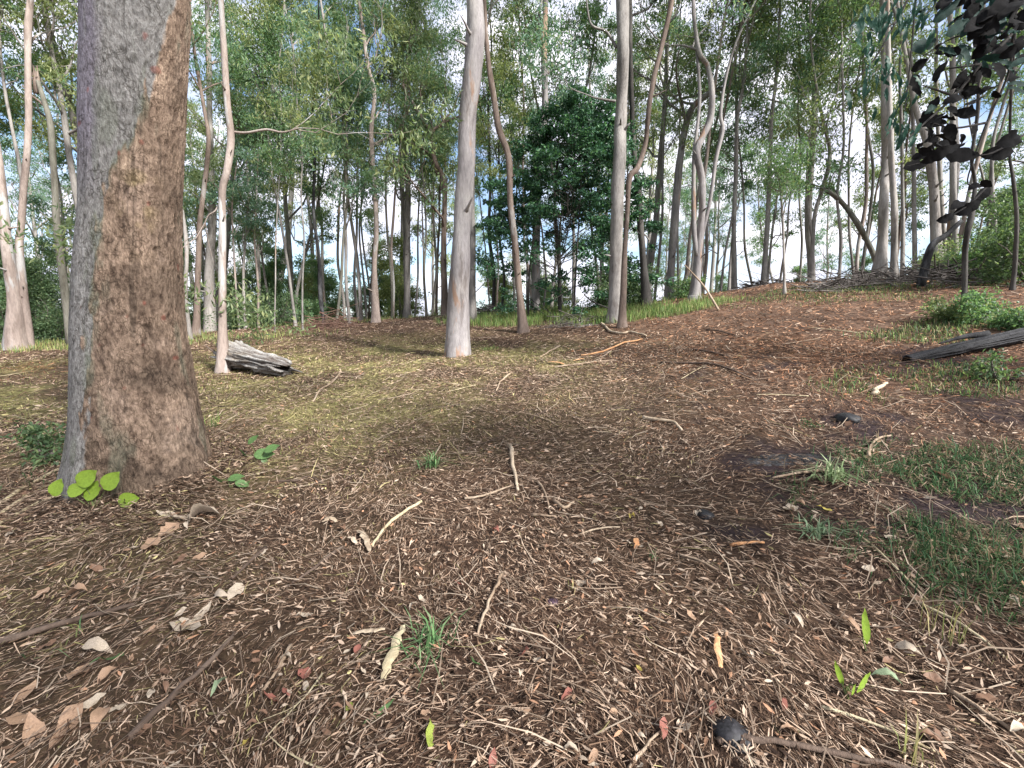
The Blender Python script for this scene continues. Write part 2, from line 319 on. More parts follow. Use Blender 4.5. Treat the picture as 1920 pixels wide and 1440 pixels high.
# ------------------------------------------------------------------ litter: bark slivers, twiglets and small leaves nobody could count
def litter(name, n, r0, r1, l0, l1, w0, w1, power, seed, label, pal, leafy=False, lift=0.012, azr=1.12, simple=False, ctr=(0, 0)):
    r_ = np.random.default_rng(seed)
    rad = (r_.uniform(0, 1, n) * (r1 ** power - r0 ** power) + r0 ** power) ** (1 / power)
    a = r_.uniform(-azr, azr, n); x = rad * np.sin(a) + ctr[0]; y = rad * np.cos(a) + ctr[1]
    keep = (np.hypot(x - FOOT[0], y - FOOT[1]) > 0.4) & (r_.uniform(0, 1, n) > damp(x, y) * 0.5)
    keep &= r_.uniform(0, 1, n) < 0.35 + 1.3 * fbm(x * 1.7, y * 1.7, o=3, s=71)
    x, y, rad = x[keep], y[keep], rad[keep]; n = len(x)
    z = terr(x, y); e = 0.03
    gx = (terr(x + e, y) - z) / e; gy = (terr(x, y + e) - z) / e
    grow = 0.85 + 0.1 * np.clip(rad - 1, 0, 3) + np.clip((rad - 5) / 9, 0, 1.3) * (0.4 if rad.max() > 12 else 1)
    l = r_.uniform(l0, l1, n) * grow * 0.5; w_ = r_.uniform(w0, w1, n) * grow * 0.5
    ph = r_.uniform(0, 2 * math.pi, n) + 0; ph = np.where(r_.uniform(0, 1, n) < 0.45, 2.2 * fbm(x * 0.8, y * 0.8, o=2, s=61) * math.pi + r_.normal(0, 0.35, n), ph)
    tl = r_.normal(0, 0.16, n); dx, dy = np.cos(ph), np.sin(ph)
    A = np.stack([dx, dy, gx * dx + gy * dy + tl], -1); Bn = np.stack([-dy, dx, -gx * dy + gy * dx + r_.normal(0, 0.5 if leafy else 0.35, n)], -1); Bn = unit(Bn)
    C = np.stack([x, y, z + r_.uniform(0.0, lift, n) + np.abs(tl) * l * 0.9], -1)
    s_, rd, dmp = straw(x, y), redz(x, y), damp(x, y); s_ = s_ * np.clip((fbm(x * 2.6 + 7, y * 2.6, o=3, s=91) - .38) * 5, .1, 1)
    pal = np.array(pal) * (1 + .3 * np.clip((rad - 5) / 5, 0, 1).mean()); idx = r_.integers(0, len(pal), n); c = pal[idx] * r_.uniform(0.65, 1.2, n)[:, None]
    m = (r_.uniform(0, 1, n) < s_ * 0.6)[:, None]; c = np.where(m, np.array([0.42, 0.36, 0.17]) * r_.uniform(0.25, 1.2, n)[:, None], c)
    m = (r_.uniform(0, 1, n) < rd * 0.72)[:, None]; c = np.where(m, c * np.array([0.88, 0.66, 0.53]), c)
    c = c * (1 - 0.5 * dmp[:, None])
    kk = np.arange(n)[:, None]
    if leafy:
        up = np.array([0, 0, 1.]); cu = (r_.uniform(-0.2, 0.5, n) * w_ * 1.3)[:, None] * up; tipc = (r_.uniform(-0.1, 0.5, n) * l * 0.6)[:, None] * up
        A_, l_, W_ = A, l[:, None], w_[:, None]
        V = np.stack([C - A * l_, C - A * l_ * .35 + Bn * W_ * .8 + cu, C - A * l_ * .35 - Bn * W_ * .8 + cu, C + A * l_ * .3 + Bn * W_ + cu, C + A * l_ * .3 - Bn * W_ + cu, C + A * l_ + tipc], 1).reshape(-1, 3)
        t = np.concatenate([kk * 6 + np.array([[0, 2, 1]]), kk * 6 + np.array([[3, 4, 5]])]); q = kk * 6 + np.array([[1, 2, 4, 3]]); c = np.repeat(c, 6, 0)
    elif simple:
        l_, W_ = l[:, None], w_[:, None]; V = np.stack([C - A * l_ - Bn * W_, C - A * l_ * .8 + Bn * W_, C + A * l_ + Bn * W_ * .5, C + A * l_ * .85 - Bn * W_ * .8], 1).reshape(-1, 3)
        q = kk * 4 + np.array([[0, 1, 2, 3]]); t = None; c = np.repeat(c, 4, 0)
    else:
        l_, W_ = l[:, None], w_[:, None]; bnd = (r_.normal(0, 0.18, n) * l)[:, None] * Bn
        V = np.stack([C - A * l_ - Bn * W_, C - A * l_ + Bn * W_, C + bnd + Bn * W_, C + bnd - Bn * W_, C + A * l_ + Bn * W_ * .4, C + A * l_ - Bn * W_ * .4], 1).reshape(-1, 3)
        q = np.concatenate([kk * 6 + np.array([[0, 1, 2, 3]]), kk * 6 + np.array([[3, 2, 4, 5]])]); t = None; c = np.repeat(c, 6, 0)
    m = MB(); m.add(V, q, t, c); tag(link(name, m.mesh(name, M_litter, smooth=False, colour=True)), label, 'leaf litter', kind='stuff')
TAN = [(0.340, 0.235, 0.163), (0.190, 0.120, 0.077), (0.110, 0.064, 0.040), (0.055, 0.031, 0.019), (0.035, 0.020, 0.013), (0.070, 0.041, 0.026), (0.470, 0.350, 0.258), (0.140, 0.087, 0.057), (0.380, 0.276, 0.198)]
litter('bark_litter', 215000, 0.45, 9, 0.012, 0.05, 0.0015, 0.0048, 1.25, 1, 'thin brown and tan bark slivers and twiglets matting the forest floor', TAN, lift=0.016, simple=True)
litter('bark_litter', 60000, 0.45, 8, 0.03, 0.09, 0.0018, 0.005, 1.15, 6, 'thin curved bark shreds and stalks woven through the litter', TAN, lift=0.028)
litter('bark_litter', 120000, 6.5, 21, 0.03, 0.1, 0.005, 0.013, 1.7, 2, 'pale flecks of bark and leaf strewn up the rise to the tree line', TAN, lift=0.015, simple=True)
litter('leaf_litter', 26000, 0.45, 10, 0.018, 0.055, 0.006, 0.015, 1.2, 3, 'small dry gum leaves lying all over the near forest floor', TAN + [(0.42, 0.33, 0.25), (0.36, 0.2, 0.12), (0.36, 0.27, 0.2)], leafy=True, lift=0.03)
litter('stem_litter', 3000, 0.6, 9, 0.12, 0.34, 0.003, 0.006, 1.25, 4, 'long dry grass stalks lying across the bark and leaves', [(0.4, 0.32, 0.24), (0.24, 0.18, 0.13), (0.15, 0.11, 0.08)], lift=0.035)

litter('bark_flakes', 5200, .5, .92, 0.02, 0.08, 0.005, 0.016, 1.0, 41, 'bark flakes and leaves banked up against the foot of the big trunk', TAN, leafy=True, lift=.07, azr=math.pi, ctr=FOOT)
litter('bark_flakes', 7000, .5, 1.2, 0.02, 0.1, 0.002, 0.006, .8, 42, 'fine bark shreds heaped round the foot of the big trunk', TAN, lift=.07, azr=math.pi, ctr=FOOT)

# ------------------------------------------------------------------ grass
def grass(name, pts, h0, h1, wd, cols, seed, label, cat='grass', kind='stuff', flop=0.5, group=None, parent=None, single=False):
    r_ = np.random.default_rng(seed); n = len(pts); x, y = pts[:, 0], pts[:, 1]; z = terr(x, y) - 0.01
    ph = r_.uniform(0, 2 * math.pi, n); h = r_.uniform(h0, h1, n)[:, None]; d = np.stack([np.cos(ph), np.sin(ph), 0 * ph], -1); s = np.stack([-np.sin(ph), np.cos(ph), 0 * ph], -1) * wd * r_.uniform(0.6, 1.2, n)[:, None] * 0.5
    P0 = np.stack([x, y, z], -1); up = np.array([0, 0, 1.]); f = (r_.uniform(0.15, 1, n) * flop)[:, None]
    P1 = P0 + up * h * (0.6 - 0.25 * f) + d * h * f * 0.35; P2 = P0 + up * h * (0.95 - 0.7 * f) + d * h * f
    P2[:, 2] = np.maximum(P2[:, 2], terr(P2[:, 0], P2[:, 1]) + 0.012); P1[:, 2] = np.maximum(P1[:, 2], terr(P1[:, 0], P1[:, 1]) + 0.02)
    V = np.stack([P0 - s, P0 + s, P1 + s * .8, P1 - s * .8, P2], 1).reshape(-1, 3); kk = np.arange(n)[:, None] * 5
    cols = np.array(cols); c = cols[r_.integers(0, len(cols), n)] * r_.uniform(0.6, 1.3, n)[:, None]
    m = MB(); org = (0, 0, 0) if not single else P0.mean(0)
    m.add(V, kk + np.array([[0, 1, 2, 3]]), kk + np.array([[3, 2, 4]]), np.repeat(c, 5, 0))
    o = link(name, m.mesh(name, M_grass, org, colour=True), parent, org if single else None); tag(o, label, cat, group, kind); return o
def ell(cu, cv, ru, rv, n, seed, edge=0.35):
    r_ = np.random.default_rng(seed); a = r_.uniform(0, 2 * math.pi, n); q = np.sqrt(r_.uniform(0, 1, n)) * (1 - edge * 0.5 + edge * r_.uniform(-.5, .5, n))
    p = atv(cu + ru * q * np.cos(a), cv + rv * q * np.sin(a)); k = fbm(p[:, 0] * 1.9, p[:, 1] * 1.9, o=3, s=seed) > 0.36; return p[k]
def area(cu, cv, rx, ry, n, seed, rot=0.0):          # an elliptical patch in metres round the point seen at (cu, cv)
    r_ = np.random.default_rng(seed); c = at(cu, cv); a = r_.uniform(0, 2 * math.pi, n); q = np.sqrt(r_.uniform(0, 1, n)) * r_.uniform(0.75, 1.1, n)
    x, y = rx * q * np.cos(a), ry * q * np.sin(a); X_, Y_ = x * math.cos(rot) - y * math.sin(rot), x * math.sin(rot) + y * math.cos(rot)
    p = np.stack([c[0] + X_, c[1] + Y_], -1); k = fbm(p[:, 0] * 1.7, p[:, 1] * 1.7, o=3, s=seed) > 0.38; return p[k]
GG = [(0.19, 0.3, 0.08), (0.13, 0.24, 0.075), (0.26, 0.32, 0.1), (0.3, 0.28, 0.13)]
GD = [(0.03, 0.075, 0.03), (0.04, 0.1, 0.036), (0.06, 0.12, 0.045), (0.08, 0.13, 0.05), (0.24, 0.18, 0.11)]
GY = [(0.4, 0.37, 0.14), (0.27, 0.29, 0.1), (0.46, 0.4, 0.2), (0.2, 0.24, 0.08)]
grass('grass', np.vstack([area(1010, 594, 3.6, 2.0, 12000, 5), area(1180, 590, 2.4, 1.6, 6000, 6)]), 0.14, 0.42, 0.013, GG, 7, 'green grass growing round the dark bush and twin trunks')
grass('grass', np.vstack([area(1265, 583, 2.0, 1.0, 4200, 8)]), 0.08, 0.26, 0.012, GG, 9, 'strip of green grass running right of the twin trunks')
grass('grass', area(1890, 955, 1.2, 0.95, 8200, 10), 0.05, 0.2, 0.006, GD, 11, 'dark green trampled grass at the near edge of the clearing', flop=1.6)
grass('grass', area(1940, 1080, 0.6, 0.5, 1800, 12), 0.08, 0.22, 0.005, GD, 13, 'dark grass wisps below the trampled green patch', flop=1.2)
grass('grass', area(1780, 712, 1.5, 0.7, 3200, 14), 0.04, 0.14, 0.008, GD + GG, 15, 'low green growth in front of the charred log', flop=1.0)
grass('grass', np.vstack([area(1590, 538, 3.4, 1.4, 4200, 16), area(1700, 545, 2.6, 1.4, 2600, 17)]), 0.05, 0.16, 0.012, GD + GG, 18, 'pale green grass at the crest beside the brush heap', flop=0.9)
grass('grass', area(1850, 610, 1.9, 0.9, 3500, 19), 0.06, 0.2, 0.01, GD + GG, 20, 'green undergrowth round the foot of the slim dark tree', flop=0.9)
grass('grass', np.vstack([area(60, 720, 7, 4.5, 13000, 22), area(560, 665, 4.5, 3.6, 9000, 23), area(640, 800, 1.3, 1.2, 700, 24), area(930, 672, 1.6, 1.2, 1100, 25), area(480, 780, 1.5, 1.5, 700, 26)]), 0.03, 0.1, 0.006, GY, 27, 'sparse yellow straw grass over the clearing round the hollow log', flop=1.1)
grass('grass', np.vstack([area(60, 650, 5, 1.5, 3200, 28), area(300, 640, 6, 2, 4000, 29), area(640, 602, 5, 1.5, 3000, 30)]), 0.06, 0.3, 0.014, GG + GY, 31, 'green grass fringe where the clearing meets the left wood')

# ------------------------------------------------------------------ growing limbs and crowns
def limb_path(rng, p0, d0, Ln, n=6, wob=0.25, up=0.12):
    P = [np.array(p0, float)]; d = unit(np.array(d0, float))
    for _ in range(n):
        d = unit(d + rng.normal(size=3) * wob + np.array([0, 0, up])); P.append(P[-1] + d * Ln / n)
    return np.array(P)
def grow_limb(rng, p0, d0, Ln, r0, subs=4, twigs=3, up=0.12, wob=0.25, detail=True, start=0.35):
    tubes = []; tips = []
    P = limb_path(rng, p0, d0, Ln, 6, wob, up); rad = np.linspace(r0, r0 * 0.3, len(P)); tubes.append((P, rad, 5))
    for s in range(subs):
        i = int(rng.integers(int(start * 6), 7)); d = unit(P[i] - P[max(i - 1, 0)]) if i else unit(np.array(d0)); side = unit(rng.normal(size=3) * np.array([1, 1, .6]))
        l2 = Ln * rng.uniform(0.3, 0.5); Q = limb_path(rng, P[i], d * 0.6 + side * 0.9, l2, 4, wob, up * 0.7); r2 = rad[i] * 0.6
        tubes.append((Q, np.linspace(r2, r2 * 0.35, 5), 4))
        for k in range(twigs):
            j = int(rng.integers(2, 5)); d2 = unit(Q[j] - Q[j - 1]); s2 = unit(rng.normal(size=3))
            T = limb_path(rng, Q[j], d2 * 0.5 + s2 * 0.8, l2 * rng.uniform(0.35, 0.6), 2, 0.25, -0.05)
            if detail: tubes.append((T, np.linspace(r2 * 0.4, r2 * 0.16, 3), 3))
            tips.append((T[1] + T[2]) * 0.5 if rng.uniform() < 0.4 else T[2])
    return tubes, tips
def clumps(rng, tips, n, s, flatz=0.7):
    tips = np.array(tips); m = len(tips); sc_ = rng.uniform(0.5, 1.35, m)
    cnt = np.maximum((n * sc_ ** 1.5).astype(int), 6); C = np.repeat(tips, cnt, 0); S = np.repeat(sc_, cnt)[:, None]
    d = rng.normal(size=C.shape); rd = rng.uniform(0, 1, (len(C), 1)) ** 0.6
    return C + unit(d) * rd * s * S * 1.5 * np.array([1, 1, flatz]) - np.array([0, 0, 0.15 * s])
def tree(name, label, cat, P, rad, barkk, leafk, seed, limbs=7, f0=0.5, Lm=2.6, nleaf=60, csz=0.4, ll=0.13, lw=0.04, droop=0.5,
         sides=12, group=None, stems=(), traced=(), up=0.15, flatz=0.7, flare=0.5, splay=(0.35, 1.1), crown_name='crown', twg=3, subs=4, per=5, kinds=None, rough=0.06):
    """P: centreline (world), rad: radii. One Empty at the foot; trunk, each stem and limb, crown below it."""
    rng = np.random.default_rng(seed); P = np.asarray(P, float); foot = P[0].copy(); root = empty(name, foot); tag(root, label, cat, group)
    S = smooth_path(P, per); rs = np.interp(np.linspace(0, 1, len(S)), np.linspace(0, 1, len(P)), rad)
    ln = np.concatenate([[0], np.cumsum(np.linalg.norm(np.diff(S, axis=0), axis=1))])
    rs = rs * (1 + flare * np.exp(-ln / (rs[0] * 2.2)))
    S = np.vstack([S[0] - np.array([0, 0, 0.25]), S]); rs = np.concatenate([[rs[0] * 1.1], rs])
    if rough: rs = rs * (1 + rough * 2 * (vn(np.linspace(0, ln[-1], len(rs)) * 1.3, 0, s=seed) - 0.5))
    m = MB(); tube(m, S, rs, sides, rough=0.2, rs=seed % 97); link('trunk', m.mesh('trunk', BK[barkk], foot), root)
    tips = []; H = ln[-1]
    for st in stems:
        Q = smooth_path(st[0], 4); m = MB(); tube(m, Q, np.interp(np.linspace(0, 1, len(Q)), np.linspace(0, 1, len(st[1])), st[1]), 8, rough=0.1, rs=3)
        link('limb', m.mesh('limb', BK[barkk], foot), root)
        for _ in range(3):
            tb, tp = grow_limb(rng, Q[-1 - int(rng.integers(0, 3))], unit(Q[-1] - Q[-3]) + rng.normal(size=3) * .4, Lm * 0.8, st[1][-1] * 0.8, 4, twg); m = MB()
            for a in tb: tube(m, *a[:2], a[2], cap=False)
            link('limb', m.mesh('limb', BK[barkk], foot), root); tips += tp
    for k in range(limbs):
        f = f0 + (1 - f0) * ((k + rng.uniform(0, 1)) / limbs) if k < limbs - 1 else 1.0
        i = int(np.searchsorted(ln, f * H)); i = min(i, len(S) - 2); a = rng.uniform(0, 2 * math.pi); e = rng.uniform(*splay)
        d = np.array([math.cos(a) * math.cos(e), math.sin(a) * math.cos(e), math.sin(e)]) if k < limbs - 1 else unit(S[-1] - S[-3]) + rng.normal(size=3) * .2
        l_ = Lm * rng.uniform(0.7, 1.2) * (1.15 - 0.5 * (f - f0) / (1 - f0 + 1e-6)) if k < limbs - 1 else Lm * 0.7
        tb, tp = grow_limb(rng, S[i], d, l_, min(rs[i] * 0.55, 0.09 + 0.02 * l_), subs, twg, up); m = MB()
        for q in tb: tube(m, *q[:2], q[2], cap=False)
        link('limb', m.mesh('limb', BK[barkk], foot), root); tips += tp
    if nleaf and tips:
        m = MB(); C = clumps(rng, tips, nleaf, csz, flatz); leaves(m, C, rng, ll, lw, droop)
        link(crown_name, m.mesh(crown_name, LF[leafk], foot, smooth=False, colour=True), root)
    return root
def trace(pts, d=None, H=None, seed=0):
    """pixel centreline (u, v, width) -> world centreline standing at its own distance; H: total height"""
    rng = np.random.default_rng(seed + 500); pts = [tuple(p) for p in pts]; b = at(*pts[0][:2]) if d is None else None
    u = np.array([p[0] for p in pts], float); Yd = b[1] if d is None else rad2y(u[0], d); v = np.array([p[1] for p in pts], float); w_ = np.array([p[2] for p in pts], float)
    P = onplane(u, v, Yd); th = np.arctan((u - 960) / F); rad = w_ * 0.5 * (Yd / cp) / F * np.cos(th)
    if d is not None and P[0, 2] > terr(P[0, 0], P[0, 1]) + 0.1:
        g0 = P[0].copy(); g0[2] = terr(g0[0], g0[1]); P = np.vstack([g0, P]); rad = np.concatenate([[rad[0] * 1.05], rad])
    elif d is None: P[0] = b
    else: P[0, 2] = terr(P[0, 0], P[0, 1])
    cam_ = np.array([0, 0, CH]); P[1:] = cam_ + (P[1:] - cam_) * (1 + rng.normal(0, 0.006, len(P) - 1))[:, None]
    if H:
        dr = unit(P[-1] - P[-2]); r = rad[-1]; z0 = P[0, 2]
        while P[-1, 2] - z0 < H:
            dr = unit(dr * 0.9 + rng.normal(size=3) * 0.1 + np.array([0, 0, 0.2])); P = np.vstack([P, P[-1] + dr * 1.3])
            k = max((H - (P[-1, 2] - z0)) / max(H - 5, 3), 0.15); rad = np.concatenate([rad, [max(r * min(1, k * 1.2), 0.03)]])
    return P, rad

# ------------------------------------------------------------------ the big foreground trunk
def big_tree():
    vs = np.array([0, 200, 400, 500, 600, 720, 766, 839, 890.]); le = np.array([162, 158, 152, 142, 138, 137, 138, 134, 128.]); ri = np.array([353, 345, 342, 345, 352, 371, 379, 394, 400.])
    c0 = at(262, 936); dist = math.hypot(c0[0], c0[1]); azm = math.atan2(c0[0], c0[1])
    mid = (le + ri) / 2; th = np.arctan((mid - 960) / F)
    # foot centre sits one radius behind the front of the contact line
    r0 = 0.57; foot = np.array([math.sin(azm) * (dist + r0), math.cos(azm) * (dist + r0), 0.]); foot[2] = terr(foot[0], foot[1])
    P = onplane(mid, vs, foot[1]); rad = (ri - le) * 0.5 * (foot[1] / cp) / F * np.cos(th)
    zs = P[:, 2]; o = np.argsort(zs); zs, Px, rad = zs[o], P[o, 0], rad[o]
    z = np.concatenate([np.linspace(foot[2] - 0.3, 5.4, 560), np.linspace(5.5, 17, 60)]); nz_ = len(z); ns = 320
    an = np.linspace(0, 2 * math.pi, ns, endpoint=False)
    cx = np.interp(z, zs, Px); top = np.clip((z - zs[-1]) / (17 - zs[-1]), 0, 1); cx = cx + 1.2 * top ** 1.5; cy = foot[1] + 0.8 * top ** 1.5 + 0 * z
    k = 25; ker = np.ones(k) / k; cx = np.convolve(np.pad(cx, k // 2, 'edge'), ker, 'valid')
    r = np.interp(z, zs, rad) * (1 - 0.55 * top) + .03 * np.exp(-np.maximum(z - foot[2], 0) / .25); cx = cx + .035 * np.exp(-np.maximum(z - foot[2], 0) / .3); r = np.convolve(np.pad(r, k // 2, 'edge'), ker, 'valid')
    A, Zz = np.meshgrid(an, z); hh = Zz - foot[2]
    ca, sa = np.cos(A), np.sin(A); lx, ly = ca * r[:, None], sa * r[:, None]
    lobes = (0.07 * np.cos(3 * A + 1.0) + 0.06 * np.cos(7 * A + 0.4) + .02 + 0.05 * (vn(ca * 2, sa * 2, hh * 0.4, 5) - .5)) * np.exp(-np.maximum(hh, 0) / 0.5)
    und = 0.035 * (fbm(lx * 2.0, ly * 2.0, Zz * 0.9, 3, 2) - 0.5)
    # smooth (upper left) and rough flaking (lower right) bark
    ccx = math.atan2(-foot[1], -foot[0]); da = (A - ccx + math.pi) % (2 * math.pi) - math.pi      # + towards the right of the face we see
    edge = np.interp(Zz - foot[2], [0.0, 0.5, 1.2, 1.65, 2.1, 2.5, 2.7, 2.95, 3.3, 3.42, 4.15, 5.4], [-1.0, -0.9, -0.78, -0.68, -0.6, -0.45, -0.1, 0.12, 0.28, 0.56, 0.66, 0.7])
    e = da - edge + 0.7 * (fbm(ca * 6, sa * 6, Zz * 3.4, 5, 8) - 0.5); rough = np.clip(e * 30, 0, 1); rough = np.where(da > 2.4, 0, rough)
    d1 = fbm(lx * 46, ly * 46, Zz * 19, 3, 11); d2 = fbm(lx * 17, ly * 17, Zz * 6, 5, 15); d3 = fbm(lx * 70, ly * 70, Zz * 30, 2, 12)
    pit = np.clip((0.44 - d1) * 7, 0, 1); low = np.clip(1 - (hh - 0.4) / 2.6, 0, 1)
    dis = und + rough * (0.01 + 0.018 * (d2 - .5) - 0.006 * pit + 0.005 * (d3 - .5)) - (1 - rough) * (0.003 * pit - 0.004 * (d2 - .5))
    hol = np.clip((0.42 - fbm(lx * 5, ly * 5, Zz * 3.2, 3, 19)) * 6, 0, 1) * rough * low; dis = dis - 0.022 * hol
    R_ = r[:, None] * (1 + lobes) + dis
    V = np.stack([cx[:, None] + ca * R_, cy[:, None] + sa * R_, Zz], -1) 
    nb = fbm(ca * 3, sa * 3, Zz * 1.4, 4, 23)[..., None]; fl = np.clip((d2 * .5 + d1 * .5 - 0.32) * 3.2, 0, 1)[..., None]
    smc = np.array([0.27, 0.262, 0.25]) * (0.75 + 0.5 * nb) * (0.82 + 0.3 * fl)
    lil = np.clip((-da - 0.62 + 0.5 * (nb[..., 0] - .5)) * 5, 0, 1)[..., None] * np.clip((hh - 2.2) / 0.6, 0, 1)[..., None]
    smc = smc * (1 - lil * 0.7) + np.array([0.23, 0.205, 0.265]) * lil * 0.7
    smc = smc * (1 - 0.3 * pit[..., None])
    roc = (np.array([0.41, 0.3, 0.22]) * fl + np.array([0.2, 0.138, 0.1]) * (1 - fl)) * (0.7 + 0.6 * nb)
    lw_ = low[..., None]; roc = roc * (1 - 0.22 * lw_) * (1 - 0.3 * pit[..., None] * (0.3 + 0.7 * lw_)); roc = roc * (1 - 0.35 * hol[..., None])
    big_ = fbm(lx * 4.5, ly * 4.5, Zz * 2.6, 4, 51); dkp = np.clip((big_ - 0.53) * 9, 0, 1)[..., None] * (0.35 + 0.65 * lw_) * rough[..., None]
    ltp = np.clip((0.45 - big_) * 8, 0, 1)[..., None] * rough[..., None]
    roc = roc * (1 - 0.42 * dkp) * (1 + 0.22 * ltp) + np.array([0.03, 0.028, 0.026]) * ltp
    crk = np.clip((0.035 - np.abs(fbm(ca * 7, sa * 7, Zz * 0.8, 3, 57) - 0.5)) * 40, 0, 1)[..., None] * np.clip((fbm(ca * 3, sa * 3, Zz * 1.1, 3, 58) - 0.48) * 9, 0, 1)[..., None]
    roc = roc * (1 - 0.45 * crk); smc = smc * (1 - 0.3 * crk)
    gr = np.clip((fbm(ca * 3 + 5, sa * 3, Zz * 1.6, 3, 29) - 0.62) * 12, 0, 1)[..., None]
    gb = np.exp(-((e - 0.02) / 0.07) ** 2)[..., None] * np.clip((fbm(ca * 4, sa * 4, Zz * 2.2, 3, 33) - 0.45) * 8, 0, 1)[..., None]
    c = smc * (1 - rough[..., None]) + roc * rough[..., None]
    g_ = np.clip(gr * 0.4 + gb * 0.6, 0, 0.6); c = c * (1 - g_) + np.array([0.16, 0.18, 0.13]) * g_
    rd = np.clip((fbm(lx * 14, ly * 14, Zz * 9, 2, 41) - 0.8) * 18, 0, 1)[..., None] * 0.6; c = c * (1 - rd) + np.array([0.25, 0.07, 0.05]) * rd
    yl = blob(da, hh, 0.1, 2.25, 0.28, 0.25)[..., None] * np.clip((fbm(lx * 12, ly * 12, Zz * 8, 2, 43) - 0.5) * 6, 0, 1)[..., None]; c = c * (1 - yl * .6) + np.array([0.33, 0.26, 0.1]) * yl * .6
    root = empty('gum_tree', foot); tag(root, 'huge foreground gum trunk with grey bark peeling to rough brown', 'tree')
    i = np.arange(nz_ - 1)[:, None] * ns; j = np.arange(ns)[None]; k_ = (j + 1) % ns
    m = MB(); m.add(V.reshape(-1, 3), np.stack([i + j, i + k_, i + ns + k_, i + ns + j], -1).reshape(-1, 4), None, c.reshape(-1, 3))
    link('trunk', m.mesh('trunk', M_bigbark, foot, colour=True), root)
    rng = np.random.default_rng(77); tips = []
    for q in range(9):
        f = min(nz_ - 2, int(nz_ - 50 + q * 6)); a = q * 2.4; d = np.array([math.cos(a), math.sin(a), 0.6])
        tb, tp = grow_limb(rng, np.array([cx[f], cy[f], z[f]]), d, 4.0, r[f] * 0.6, 4, 3); m = MB()
        for b in tb: tube(m, *b[:2], b[2], cap=False)
        link('limb', m.mesh('limb', BK['pale'], foot), root); tips += tp
    m = MB(); leaves(m, clumps(rng, tips, 60, 0.45), rng, 0.15, 0.045, 0.5); link('crown', m.mesh('crown', LF['teal'], foot, smooth=False, colour=True), root)
    return foot
BIG = big_tree()

